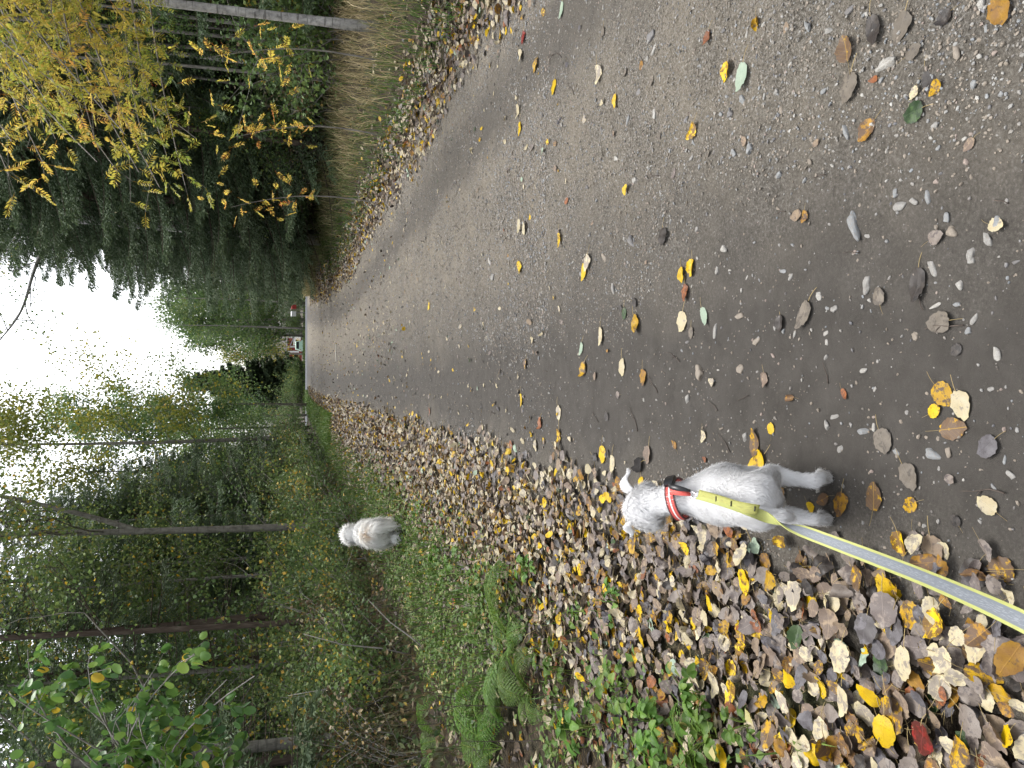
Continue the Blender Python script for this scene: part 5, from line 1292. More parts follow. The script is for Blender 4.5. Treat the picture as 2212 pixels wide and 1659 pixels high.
def make_broadleaf(seed, Ht, r0, clear, nb, ls, nleaf, bark, leafm, tshift=0.0, lean=(0, 0), spread=0.16, blen=0.28, lev=1, fork=None, hang=0.5):
    r = np.random.default_rng(seed); wood = Acc(); crown = Acc(); tips = []
    k = 16; t = np.linspace(0, 1, k); cx = lean[0] * t * Ht + 0.05 * np.sin(4 * t + seed) * Ht * 0.15; cy = lean[1] * t * Ht + 0.05 * np.cos(3 * t + seed) * Ht * 0.12 - 0.05 * math.cos(seed) * Ht * 0.12; cx -= cx[0]
    C = np.stack([cx, cy, t * Ht - 0.1], -1); V, P = tube(C, r0 * (1 - t) ** 0.75 * (1 + 0.5 * np.exp(-t * 40)) + 0.006, 10); wood.add(V, P)
    for i in range(nb):
        q = clear + (1 - clear) * ((i + r.random()) / nb) * 0.97; p = np.array([np.interp(q, t, C[:, j]) for j in range(3)])
        a = r.uniform(0, 2 * PI); L = Ht * blen * (1 - 0.65 * q) * r.uniform(0.6, 1.2)
        d = np.array([math.cos(a), math.sin(a), r.uniform(0.2, 0.9)]); d /= np.linalg.norm(d)
        branchy(r, p, d, L, max(0.005, r0 * (1 - q) ** 0.8 * 0.3), lev, wood, tips)
    if fork:
        f0, fd, fL = fork; p = np.array([np.interp(f0 / Ht, t, C[:, j]) for j in range(3)])
        n = 8; tt = np.linspace(0, 1, n)[:, None]; fd = np.array(fd, float)
        FPts = p + fd * fL * tt + np.array([0, 0, 0.35 * fL]) * tt ** 2
        V, P = tube(FPts, np.linspace(r0 * 0.75, r0 * 0.3, n), 8, False); wood.add(V, P)
        for _ in range(5): branchy(r, FPts[r.integers(4, n)], unit(r, 1)[0] * 0.6 + [0, 0, 0.5], fL * 0.4, r0 * 0.25, lev, wood, tips)
    leaves_on(r, tips, nleaf, ls, crown, spread, hang, tshift)
    return wood.mesh("trunk", [bark], True), crown.mesh("crown", [leafm], False)

def plant_tree(name, meshes, loc, rz, sc, label, cat, group=None):
    e = empty(name, loc, rz); e.scale = (sc, sc, sc) if np.isscalar(sc) else sc
    tag(e, label, cat, group)
    for n_, me in zip(("trunk", "crown"), meshes):
        if me is not None: meshobj(n_, me, e)
    return e
def gz(x, y): return (x, y, float(zg(x, y)) - 0.03)

# spruces ------------------------------------------------------------
SP = [make_spruce(1, 17, 1.0, 3.9, 5, 0.26, 0.40), make_spruce(2, 15, 0.6, 3.2, 5, 0.25, 0.34), make_spruce(3, 16, 2.6, 2.6, 5, 0.28, 0.40, dead=0.25, thin=0.8)]
SPT = make_spruce(4, 13, 3.2, 1.7, 4, 0.27, 0.25, tr=0.085, dead=0.35, thin=0.6)      # thin shaded spruce with dead lower twigs
SPY = make_spruce(6, 9.8, 0.2, 2.7, 9, 0.20, 0.16, nl=0.20, nw=0.07)                            # dense young spruce
print("spruce faces", [len(a[1].polygons) for a in SP + [SPT, SPY]])
ORDW = ['first', 'second', 'third', 'fourth', 'fifth', 'sixth', 'seventh', 'eighth', 'ninth', 'tenth', 'eleventh', 'twelfth']
right_front = [(7.6, 12.5, 1, 0.8), (7.0, 16.0, 2, 0.95), (6.3, 19.0, 0, 1.0), (6.1, 22.5, 0, 1.05), (5.7, 25.8, 0, 1.08), (6.2, 31.0, 0, 1.0), (6.0, 35.0, 0, 0.98), (6.9, 40.5, 0, 0.92), (7.6, 46.0, 1, 0.9), (8.6, 51.0, 0, 0.75)]
for i, (x, y, k, s) in enumerate(right_front):
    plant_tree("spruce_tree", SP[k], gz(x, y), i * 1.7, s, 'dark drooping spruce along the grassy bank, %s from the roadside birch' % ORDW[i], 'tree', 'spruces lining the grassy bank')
r5 = np.random.default_rng(31)
back = []
for x in np.arange(9.2, 27, 2.5):
    for y in np.arange(9, 62, 3.4):
        if y < x * 0.9: continue
        back.append((x + r5.normal(0, 0.6), y + r5.normal(0, 0.8)))
back = [b_ for b_ in back if r5.random() < (0.95 if b_[0] < 15 else 0.6)]
for i, (x, y) in enumerate(back):
    plant_tree("spruce_tree", (SP + [SPT])[i % 4], gz(x, y), r5.uniform(0, 6.28), r5.uniform(0.8, 1.15), 'dark spruce deep in the wood behind the grassy bank', 'tree', 'spruces deep in the wood behind the grassy bank')
left_front = [(-4.9, 10.5, 3, 0.8), (-4.2, 14.6, 3, 0.9), (-4.6, 20.5, 1, 0.75), (-3.9, 25.0, 1, 0.72), (-4.4, 30.0, 0, 0.7), (-3.6, 35.0, 1, 0.62), (-5.6, 16.5, 3, 1.0), (-5.9, 24.0, 2, 0.8)]
for i, (x, y, k, s) in enumerate(left_front):
    lab = ('thin half-bare spruce on the dog side' if k == 3 else 'dark dense spruce on the dog side') + ', %s out from the fluffy dog' % ORDW[i]
    plant_tree("spruce_tree", (SP + [SPT])[k], gz(x, y), i * 2.1, s, lab, 'tree', 'spruces on the dog side of the road')
back = []
for x in np.arange(-6.5, -22, -2.3):
    for y in np.arange(7.5, 60, 3.4):
        if y < -x * 0.9: continue
        back.append((x + r5.normal(0, 0.6), y + r5.normal(0, 0.8)))
back = [b_ for b_ in back if r5.random() < (0.42 if b_[1] > 20 else 0.5)]
for i, (x, y) in enumerate(back):
    thin_ = i % 3 != 0
    plant_tree("spruce_tree", SPT if thin_ else SP[i % 3], gz(x, y), r5.uniform(0, 6.28), r5.uniform(0.75, 1.0), ('thin shaded spruce' if thin_ else 'bushy dark spruce') + ' deep in the wood on the dog side', 'tree', ('thin' if thin_ else 'bushy') + ' spruces deep in the wood on the dog side')
plant_tree("spruce_tree", SPY, (0.1, 71, float(zg(0.1, 71))), 0.4, 1.05, 'dense conical young spruce standing alone beyond the end of the road', 'tree')

# named broadleaf trees ------------------------------------------------
def at_ratio(dy, y): return (829.5 - dy) / FPX * y / 0.9598 * 0 + 0
def px_x(dy, dx, y): return float(at_y(dx, dy, y)[0])
B1 = make_broadleaf(41, 13, 0.052, 0.42, 16, 0.06, 2600, bark_birch, yellow_m, 0.0, (0.02, 0.0))
plant_tree("birch_tree", B1, gz(px_x(62, 830, 9.8), 9.8), 0.3, 1.0, 'white-barked birch rising from the dry grass beside the road', 'tree')
B2 = make_broadleaf(43, 20, 0.19, 0.42, 20, 0.07, 4200, bark_birch, green_m, 0.08, (0.0, 0.0))
def limb(meshes, base, path, nleaf, ls, leafm, seed):
    """a long bare limb reaching out over the road, with a few leaves at its end; joined to the tree's own meshes"""
    r = np.random.default_rng(seed); w_ = Acc(); c_ = Acc(); tips = []
    C = catmull(np.array(path) - np.array(base), 4); V, P = tube(C, np.linspace(0.07, 0.018, len(C)), 6, False); w_.add(V, P)
    for k in range(4, len(C), 2):
        d = (C[k] - C[k - 1]); d = d / np.linalg.norm(d) * 0.6 + unit(r, 1)[0] * 0.7; branchy(r, C[k], d, r.uniform(0.7, 1.7), 0.02, 1, w_, tips, 0.05, 2, 0.2, 3)
    leaves_on(r, tips, nleaf, ls, c_, 0.2, 0.4, 0.0)
    out = []
    for me, acc_, mats in ((meshes[0], w_, [me_ for me_ in meshes[0].materials]), (meshes[1], c_, [leafm])):
        extra = acc_.mesh("extra", mats, False); bm = bmesh.new(); bm.from_mesh(me); bm.from_mesh(extra); bm.to_mesh(me); bm.free(); out.append(me)
    return out
_b2 = np.array(gz(px_x(490, 230, 28.0), 28.0))
limb(B2, _b2, [at_y(150, 489, 28.0), at_y(95, 540, 27.5), at_y(72, 590, 27.0), at_y(55, 648, 26.5), at_y(35, 690, 26.0), at_y(-5, 740, 25.5)], 420, 0.085, green_m, 3)
plant_tree("birch_tree", B2, tuple(_b2), 0.0, 1.0, 'tall thick white birch half hidden among the drooping spruces', 'tree')
A1 = make_broadleaf(47, 17, 0.11, 0.28, 38, 0.14, 18000, bark_aspen, yellow_m, -0.24, (0.004, 0), 0.4, 0.30)
plant_tree("birch_tree", A1, gz(px_x(947, 480, 38.0), 38.0), 0.8, 1.0, 'tall slim birch with yellowing crown against the white sky', 'tree')
for i, (dy, y, h, r0, nl_, lab) in enumerate([(875, 50, 14, 0.075, 9500, 'slender leafy aspen against the sky, beside the lone conical spruce'), (925, 47, 13, 0.07, 11500, 'slender leafy aspen against the sky, between the yellowing birch and another aspen'), (898, 58, 12.5, 0.06, 9000, 'thin pole-like aspen farthest along the dog side of the road')]):
    plant_tree("aspen_tree", make_broadleaf(51 + i, h, r0, 0.20, 30, 0.14, nl_, bark_aspen, green_m, 0.05 - 0.1 * i, (0.01, 0), 0.28, 0.26), gz(px_x(dy, 560, y), y), i, 1.0, lab, 'tree')
FA = make_broadleaf(61, 12, 0.078, 0.40, 24, 0.075, 8000, bark_aspen, green_m, 0.25, (0.0, 0.0), 0.25, 0.28, fork=(4.3, (0.30, 0.1, 0.75), 4.0))
plant_tree("aspen_tree", FA, gz(px_x(1142, 560, 16.5), 16.5), 0.0, 1.0, 'forked grey aspen behind the fluffy white dog', 'tree')
G1 = make_broadleaf(63, 11, 0.065, 0.28, 22, 0.075, 7000, bark_aspen, green_m, 0.25, (0.01, 0), 0.25)
plant_tree("aspen_tree", G1, gz(px_x(1290, 560, 19.0), 19.0), 2.0, 1.0, 'pale grey aspen trunk deeper in the wood behind the fluffy dog', 'tree')
G2 = make_broadleaf(64, 12, 0.050, 0.30, 18, 0.06, 5000, bark_spruce, green_m, 0.05, (-0.01, 0), 0.25)
plant_tree("aspen_tree", G2, gz(px_x(1350, 600, 13.5), 13.5), 2.6, 1.0, 'dark brown straight trunk in the wood between fern and fluffy dog', 'tree')
G3 = make_broadleaf(65, 11, 0.08, 0.25, 16, 0.055, 4000, bark_aspen, green_m, 0.1, (0.0, 0), 0.25)
plant_tree("aspen_tree", G3, gz(px_x(1612, 620, 10.5), 10.5), 2.9, 1.0, 'stout grey trunk behind the bright green sapling', 'tree')
# leafy understorey trees filling the dog-side wood
UT = [make_broadleaf(120 + i, 6.5, 0.045, 0.10, 30, 0.075, 6500, bark_grey, (dkgreen_m, green_m, dkgreen_m)[i], (0.05, -0.02, 0.16)[i], (0.01, 0.0), 0.24, 0.30) for i in range(3)]
i = 0
for y in np.arange(9.5, 46, 1.9):
    for x in (-3.6, -5.4, -7.6):
        xx = x + r5.normal(0, 0.5) - (0.5 if y < 13 else 0); i += 1
        if -xx > y * 0.62 or y < 12.5 or r5.random() < 0.42: continue
        plant_tree("understorey_tree", UT[i % 3], gz(xx, y + r5.normal(0, 0.5)), i * 1.1, r5.uniform(0.7, 1.25), 'leafy green young tree filling the dog-side wood', 'tree', 'young leafy trees in the dog-side wood')
for k, (x, y, s) in enumerate([(6.3, 14.6, 0.6), (6.0, 18.0, 0.62), (6.6, 21.0, 0.8), (5.9, 24.0, 0.6), (6.2, 28.5, 0.75), (5.6, 32.5, 0.6), (5.9, 38.0, 0.7), (5.6, 43.0, 0.65), (6.2, 48.0, 0.8)]):
    plant_tree('understorey_tree', UT[k % 3], gz(float(warp(x, y)), y), k * 1.3, s, 'leafy green young tree in front of the drooping spruces, %s from the roadside birch' % ORDW[k], 'tree', 'young leafy trees on the grassy bank')
# slim pale stems in the wood behind the bank
stems = [(105, 720, 14.5, 9, 0.032, -0.02), (80, 730, 14.2, 6, 0.04, 0.03), (118, 735, 15.0, 5.5, 0.045, -0.045), (155, 740, 15.8, 11, 0.045, 0.012), (212, 730, 17.0, 8, 0.035, 0.03), (318, 720, 18.0, 10, 0.075, 0.02), (178, 735, 14.6, 7, 0.03, -0.01), (255, 730, 19.5, 9, 0.05, 0.01)]
names_ = ['slim pale stem in a tight cluster behind the birch, most upright', 'slim pale leaning stem in the cluster, next to the birch trunk', 'slim pale curved stem at the outer side of the cluster behind the birch', 'long thin white birch stem just past the cluster', 'slim grey stem leaning out of the dark spruces', 'reddish brown bare trunk among the spruces beyond the cluster', 'very thin pale stem between the cluster and the long birch stem', 'thin grey trunk half lost in spruce twigs']
for i, (dy, dx, y, h, r0, ln) in enumerate(stems):
    bk_ = bark_birch if i == 3 else (bark_spruce if i == 5 else bark_grey)
    plant_tree("sapling_tree", make_broadleaf(70 + i, h, r0, 0.55, 9, 0.05, 420, bk_, yellow_m, 0.0, (ln, 0), 0.2), gz(px_x(dy, dx, y), y), 0, 1, names_[i], 'tree')
# thin trees across the street and the pale green trees beyond
for i, (dy, y, h, r0, lab) in enumerate([(654, 66.5, 12, 0.075, 'thin grey tree trunk across the street by the red mailbox'), (709, 66.5, 11, 0.08, 'thin grey tree trunk across the street by the white mailbox')]):
    plant_tree("aspen_tree", make_broadleaf(81 + i, h, r0, 0.25, 18, 0.11, 2600, bark_grey, green_m, 0.0, (0, 0), 0.35), (px_x(dy, 630, y), y, 0.0), i, 1, lab, 'tree')
far = [(690, 70, 11.0, 'round pale green tree behind the mailboxes'), (725, 76, 10.5, 'pale green tree over the mint green car'), (660, 74, 10.5, 'tall pale green tree behind the red mailbox'), (765, 98, 9.5, 'yellow-green tree behind the red cottage'), (640, 80, 13, 'dark green broad tree at the far end of the spruce row'), (835, 80, 9.0, 'light green tree behind the lone conical spruce'), (880, 76, 8.0, 'bushy green tree at the far end of the dog-side wood')]
FT_ = [make_broadleaf(90 + i, 10, 0.11, 0.12, 30, 0.20, 6500, bark_grey, green_m if i != 1 else yellow_m, (-0.12 if i == 0 else -0.22), (0, 0), 0.5, 0.30) for i in range(2)]
for i, (dy, y, h, lab) in enumerate(far):
    plant_tree("broadleaf_tree", FT_[1 if i == 3 else 0], (px_x(dy, 630, y), y, float(zg(0, y)) - 0.05), i * 1.3, h / 10, lab, 'tree')
# dark wood closing the view
for i, x in enumerate(np.arange(-34, 60, 3.4)):
    y = 150 + r5.normal(0, 4)
    if 3 < x < 16: y += 14
    plant_tree("spruce_tree", SP[i % 3], (x, y, float(zg(0, y))), i * 0.9, r5.uniform(0.55, 0.75) if -2 < x < 18 else r5.uniform(0.9, 1.2), 'spruce in the far row of wood beyond the houses', 'tree', 'spruces closing the view beyond the houses')

# rowan hanging into the picture from above the grassy side ----------------
r6 = np.random.default_rng(17)
RO = np.array([6.1, 8.6, float(zg(6.1, 8.6)) - 0.05])
tipspx = [(400, 400, 8.4), (345, 405, 8.0), (300, 372, 7.8), (255, 372, 8.3), (425, 300, 8.6), (360, 335, 8.0), (205, 300, 7.6), (95, 355, 8.2), (25, 305, 7.5), (60, 240, 7.8), (330, 240, 8.2), (250, 215, 7.7), (150, 165, 7.5), (300, 130, 8.0), (40, 90, 7.3), (110, 30, 7.6), (180, 250, 8.4), (120, 300, 8.8), (210, 350, 7.4), (30, 180, 8.0), (150, 60, 8.3), (230, 100, 7.6), (5, 30, 7.8), (70, 150, 8.5), (160, 210, 7.2), (310, 305, 8.8), (100, 220, 7.4), (20, 380, 8.3), (270, 290, 7.3)]
wood = Acc(); crown = Acc(); ber = Acc()
tz = np.linspace(0, 1, 9); trunk_l = RO * 0 + np.stack([-0.5 * tz ** 2, -0.1 * tz, 6.5 * tz - 0.05], -1); V, P = tube(trunk_l, 0.085 * (1 - tz) ** 0.7 + 0.01, 8); wood.add(V, P)
def compound(P0, d, L, acc, r, tint):
    """rowan leaf: a stalk with six pairs of leaflets and one at the tip"""
    d = d / np.linalg.norm(d); s = np.cross(d, unit(r, 1)[0]); s /= np.linalg.norm(s); nrm = np.cross(s, d)
    k = 6; t = np.linspace(0.28, 0.95, k); pos = P0 + np.outer(t * L, d) - np.outer(0.12 * L * t * t, nrm)
    PP = np.vstack([pos, pos, P0[None] + d * L * 0.97 - nrm * 0.11 * L]); dd = np.vstack([np.tile(d * 0.55 + s * 0.85, (k, 1)), np.tile(d * 0.55 - s * 0.85, (k, 1)), d[None]]) + r.normal(0, 0.12, (2 * k + 1, 3))
    ll = L * 0.34 * np.append(np.tile(1 - 0.35 * np.abs(t - 0.6), 2), 0.9)
    V, Pq = quads_leaf(PP, dd, r.normal(0, 0.5, len(PP)), ll, ll * 0.36, 0.15)
    acc.add(V, Pq, 0, tint=np.repeat(np.clip(tint + r.normal(0, 0.07, len(PP)), 0, 1), 4))
    V, Pq = tube(np.vstack([P0, P0 + d * L * 0.5 - nrm * 0.03 * L, P0 + d * L - nrm * 0.12 * L]), 0.0015, 3, False); acc.add(V, Pq, 0, tint=np.full(len(V), min(1, tint + 0.25)))
for i, (dx, dy, y) in enumerate(tipspx):
    T_ = at_y(dx, dy, y) - RO; s0 = trunk_l[min(8, 3 + i % 5)]; n = 12; t = np.linspace(0, 1, n)[:, None]
    mid_ = (s0 + T_) / 2 + np.array([0, 0, 0.45]) + r6.normal(0, 0.15, 3)
    C = (1 - t) ** 2 * s0 + 2 * t * (1 - t) * mid_ + t * t * T_
    V, P = tube(C, np.linspace(0.016, 0.004, n), 4, False); wood.add(V, P)
    tt0 = r6.normal(0.32, 0.17)
    for c in range(38):
        u = 0.50 + 0.5 * r6.random() ** 0.8; p = np.array([np.interp(u, t[:, 0], C[:, j]) for j in range(3)]); dirb = (C[-1] - C[-4]); dirb = dirb / np.linalg.norm(dirb)
        off = r6.normal(0, 0.17, 3) * np.array([1, 1, 0.8]); d = dirb * 0.35 + unit(r6, 1)[0] * 0.8 + np.array([0, 0, -0.35])
        if c % 3 == 0:
            V, P = tube(np.array([p, p + off * 0.5, p + off]), 0.002, 3, False); wood.add(V, P)
        compound(p + off, d, r6.uniform(0.13, 0.20), crown, r6, tt0 + r6.normal(0, 0.08))
    if i % 4 == 1:
        sv2, sf2 = ico(1)
        for _ in range(9):
            ber.add(sv2 * 0.011 + C[-3] + r6.normal(0, 0.025, 3) + [0, 0, -0.06], [sf2])
ro = empty("rowan_tree", RO); tag(ro, 'rowan with yellow and orange feathered leaves hanging above the grassy bank', 'tree')
meshobj("trunk", wood.mesh("trunk", [bark_grey], True), ro); meshobj("crown", crown.mesh("crown", [rowan_m], False), ro); meshobj("berries", ber.mesh("berries", [berry_m], True), ro)
# a small orange rowan shoot lower down, against the spruces
for j, (dx, dy, y, lab) in enumerate([(505, 300, 11.5, 'small rowan shoot with orange leaves in front of the dark spruces'), (500, 450, 13.0, 'slender rowan shoot with rusty orange leaves farther along the bank'), (440, 130, 10.2, 'upright rowan shoot with yellow leaves near the birch trunk')]):
    top = at_y(dx, dy, y); b0 = np.array([top[0] + 0.25, y, float(zg(top[0] + 0.25, y))]); w_ = Acc(); c_ = Acc(); t = np.linspace(0, 1, 8)[:, None]
    C = np.array([0, 0, 0]) * (1 - t) + (top - b0) * t + np.array([0.15, 0, 0]) * np.sin(t * 3); V, P = tube(C, np.linspace(0.014, 0.004, 8), 5, False); w_.add(V, P)
    for c in range(34):
        p = C[r6.integers(4, 8)] + r6.normal(0, 0.16, 3); compound(p, unit(r6, 1)[0] + np.array([0, 0, -0.3]), r6.uniform(0.13, 0.19), c_, r6, 0.62 + r6.normal(0, 0.12))
    e = empty("rowan_sapling", b0); tag(e, lab, 'tree'); meshobj("trunk", w_.mesh("trunk", [bark_grey], True), e); meshobj("crown", c_.mesh("crown", [rowan_m], False), e)

# bright green sapling close by on the dog side ------------------------------
LT = leaf_template(12, 2, np.random.default_rng(2), bend=0.3, fold=0.15, wid=0.82, tip=0.10, stalk=False)
def sapling(base, tips_, ls, per, seed, label):
    r = np.random.default_rng(seed); w_ = Acc(); V_ = []; P_ = []; n0 = 0; tint = []; crown = Acc()
    for T_, s_, bend in tips_:
        T_ = T_ - base; S0 = s_ - base; n = 14; t = np.linspace(0, 1, n)[:, None]; mid_ = (S0 + T_) / 2 + np.array([0, 0, bend]); C = (1 - t) ** 2 * S0 + 2 * t * (1 - t) * mid_ + t * t * T_
        V, P = tube(C, np.linspace(0.011, 0.003, n), 5, False); w_.add(V, P)
        sh = r.normal(0, 0.12)
        for q in range(int(per / 9)):
            u = 0.22 + 0.78 * r.random(); p = np.array([np.interp(u, t[:, 0], C[:, j]) for j in range(3)])
            sd = unit(r, 1)[0] * [1, 1, 0.5]; ln = r.uniform(0.10, 0.34); tw = np.array([p, p + sd * ln * 0.5, p + sd * ln + [0, 0, -0.06]]); V, P = tube(tw, [0.003, 0.002, 0.0015], 3, False); w_.add(V, P)
            m = 9; uu = r.random(m); pos = p + np.outer(uu, tw[2] - p) + r.normal(0, 0.02, (m, 3)); d = unit(r, m) * 0.7 + np.array([0, -0.1, -0.75]) + (tw[2] - p) / ln * 0.4
            Fm = frame_from(d, r.uniform(0, 6.28, m)); sz = ls * r.uniform(0.65, 1.25, m); TV = LT[0] + np.array([0, 0.5, 0])
            VV, PP = replicate(TV, LT[1], Fm, sz, pos); crown.add(VV, PP, 0, tint=np.repeat(np.clip(0.42 + sh + r.normal(0, 0.2, m) + (r.random(m) < 0.03) * 0.6, 0, 1), len(TV)))
    e = empty("sapling_tree", base); tag(e, label, 'tree'); meshobj("trunk", w_.mesh("trunk", [bark_grey], True), e); meshobj("crown", crown.mesh("crown", [bright_m], True), e)
def pt(dx, dy, y): return at_y(dx, dy, y)
bs = np.array([-3.05, 5.2, float(zg(-3.05, 5.2)) - 0.03])
st = bs + np.array([0.05, 0, 1.2])
sapling(bs, [(pt(20, 1500, 5.0), st, 0.2), (pt(130, 1465, 5.0), st, 0.3), (pt(190, 1440, 4.8), st + [0, 0, 0.2], 0.5), (pt(60, 1405, 5.2), st + [0, 0, 0.4], 0.6), (pt(330, 1452, 4.7), st + [0, 0, 0.3], 0.75), (pt(420, 1412, 4.6), st + [0, 0, 0.5], 0.9), (pt(490, 1468, 4.6), st + [0, 0, 0.2], 0.8), (pt(550, 1460, 4.4), st + [0, 0, 0.3], 1.0),
             (pt(250, 1560, 4.8), st, 0.4), (pt(420, 1570, 4.7), st, 0.4), (pt(100, 1590, 4.8), st, 0.3), (pt(330, 1620, 4.6), st, 0.3), (pt(480, 1640, 4.5), st, 0.2), (pt(20, 1640, 4.8), st, 0.3), (pt(380, 1500, 4.8), st + [0, 0, 0.2], 0.6), (pt(220, 1500, 4.9), st + [0, 0, .2], 0.5), (pt(300, 1540, 4.6), st, 0.5), (pt(180, 1620, 4.6), st, 0.4)], 0.060, 108, 5, 'bright green leafy sapling arching out of the wood above the ferns')

# shrubs at the wood's edge --------------------------------------------------
def make_shrub(seed, h, nst, nleaf, ls, leafm, tshift):
    r = np.random.default_rng(seed); w_ = Acc(); c_ = Acc(); tips = []
    for _ in range(nst):
        a = r.uniform(0, 6.28); d = np.array([math.cos(a) * 0.55, math.sin(a) * 0.55, 1.0]); d /= np.linalg.norm(d); branchy(r, np.array([r.normal(0, 0.12), r.normal(0, 0.12), -0.05]), d, h * r.uniform(0.6, 1.0), 0.010, 1, w_, tips, 0.1, 3, 0.18, 4)
    leaves_on(r, tips, nleaf, ls, c_, 0.09, 0.3, tshift, 0.3)
    return w_.mesh("stem", [bark_grey], True), c_.mesh("foliage", [leafm], False)
SH = [make_shrub(100 + i, 1.5, 9, 2200, 0.055, dkgreen_m, 0.12) for i in range(3)] + [make_shrub(110, 1.2, 8, 700, 0.05, under_m, 0.2)]
def put_shrub(i, x, y, s, label, group):
    e = empty("shrub", gz(x, y), i * 1.9); e.scale = (s, s, s * 0.95); tag(e, label, 'shrub', group)
    for n_, me in zip(("stem", "foliage"), SH[i % 4 if i % 7 else 3]): meshobj(n_, me, e)
i = 0
for y in np.concatenate([np.arange(10.2, 22, 0.95), np.arange(22, 54, 2.4)]):
    x = -2.9 - 0.35 * r5.random() - (0.3 if y < 13 else 0); put_shrub(i, x, y, r5.uniform(0.75, 1.35) * (1.0 if y < 22 else 1.3), 'leafy shrub at the edge of the dog-side wood', 'shrubs edging the dog-side wood'); i += 1
    if y < 34: put_shrub(i + 1, x - 1.5, y + 0.5, r5.uniform(0.9, 1.5), 'leafy shrub inside the dog-side wood', 'shrubs inside the dog-side wood'); i += 1
for y in np.arange(6.8, 12.5, 0.55):
    put_shrub(3 if i % 2 else i, -3.5 - 1.0 * r5.random(), y, r5.uniform(0.5, 1.0), 'low twiggy shrub in the dark wood behind the ferns', 'low shrubs behind the ferns'); i += 1
for y in np.concatenate([np.arange(13, 30, 1.8), np.arange(30, 55, 2.6)]):
    put_shrub(i, float(warp(5.7 + r5.normal(0, 0.2), y)) - 0.2 * (y > 30), y, r5.uniform(1.0, 1.6), 'leafy shrub under the drooping spruces on the bank', 'shrubs under the spruces on the bank'); i += 1
    if y < 34: put_shrub(i, float(warp(6.9 + r5.normal(0, 0.3), y)), y + 0.7, r5.uniform(1.3, 2.0), 'leafy shrub under the drooping spruces on the bank', 'shrubs under the spruces on the bank'); i += 1
for j, (dy, y, s) in enumerate([(670, 68, 1.2), (700, 67, 1.3), (800, 66, 1.2), (822, 65.5, 1.3), (845, 66, 1.6), (870, 66, 1.8), (640, 66, 1.5), (615, 65, 1.6), (690, 74, 1.8), (900, 66, 2.0)]):
    put_shrub(j * 4 + 1, px_x(dy, 640, y), y, s, 'green shrub on the far side of the street', 'shrubs across the street')
yb_ = make_shrub(130, 1.3, 8, 700, 0.11, yellow_m, 0.05)
e = empty("shrub", (px_x(743, 632, 124), 124, float(zg(0, 124)) + 0.3)); tag(e, 'bright yellow bush beside the red cottage', 'shrub'); meshobj("stem", yb_[0], e); meshobj("foliage", yb_[1], e)

# ferns -------------------------------------------------------------------
def frond_mesh(r, L, arch, yawd):
    """one arching frond with toothed leaflets on both sides"""
    acc = Acc(); n = 26; t = np.linspace(0, 1, n); h = np.array([math.cos(yawd), math.sin(yawd), 0]); s = np.array([-h[1], h[0], 0])
    C = np.outer(L * (t - 0.15 * t ** 3), h) + np.outer(0.04 * L * np.sin(2 * t + yawd), s); C[:, 2] = L * arch * (1.25 * t - 1.05 * t ** 2.2)
    T_ = np.gradient(C, axis=0); T_ /= np.linalg.norm(T_, axis=1)[:, None]
    V, P = tube(C, np.linspace(0.0035, 0.001, n), 4, False); acc.add(V, P, 0, tint=np.full(len(V), 0.9))
    pl = L * 0.30 * np.clip(np.sin(PI * np.clip((t - 0.12) / 0.95, 0, 1)) ** 0.7 * (1.15 - 0.6 * t), 0.02, 1)
    for k in range(3, n):
        for sg in (-1, 1):
            d0 = s * sg * 0.93 + T_[k] * 0.38; m = max(3, int(pl[k] / 0.011)); u = (np.arange(m) + 0.5) / m
            pos = C[k] + np.outer(u * pl[k], d0) - np.outer(0.25 * pl[k] * u * u, [0, 0, 1.0])
            for s2 in (-1, 1):
                dd = np.tile(d0 * 0.5 + T_[k] * s2 * 0.85, (m, 1)); ll = 0.018 * (L / 0.5) * (1 - 0.6 * u) + 0.004
                Vq, Pq = quads_leaf(pos, dd, np.full(m, 0.15 * s2) + r.normal(0, 0.2, m), ll, ll * 0.55, 0.05)
                acc.add(Vq, Pq, 0, tint=np.repeat(np.clip(0.5 + r.normal(0, 0.12, m), 0, 1), 4))
    return acc.mesh("frond", [fern_m], False)
def fern(dx, dy, L, n, seed, label, arch=0.75, spread=(0, 6.28), lift=0.0):
    r = np.random.default_rng(seed); p = on_ground(dx, dy); e = empty("fern", p); tag(e, label, 'fern')
    for k in range(n):
        a = spread[0] + (spread[1] - spread[0]) * (k + 0.5 + r.normal(0, 0.2)) / n; meshobj("frond", frond_mesh(r, L * r.uniform(0.75, 1.15), arch * r.uniform(0.7, 1.2), a), e)
fern(1115, 1385, 0.50, 8, 1, 'full green fern standing in the leaf litter at the verge', 0.75)
fern(1085, 1610, 0.55, 6, 2, 'tall arching fern at the picture edge of the verge', 0.95, (-1.2, 2.6))
fern(960, 1590, 0.45, 5, 3, 'shaded upright fern inside the dark wood', 1.1)
fern(1150, 1490, 0.36, 5, 4, 'small fern between the two larger ones', 0.7)
fern(1500, 1640, 0.20, 5, 5, 'little fern in the weeds at the picture corner', 0.6)

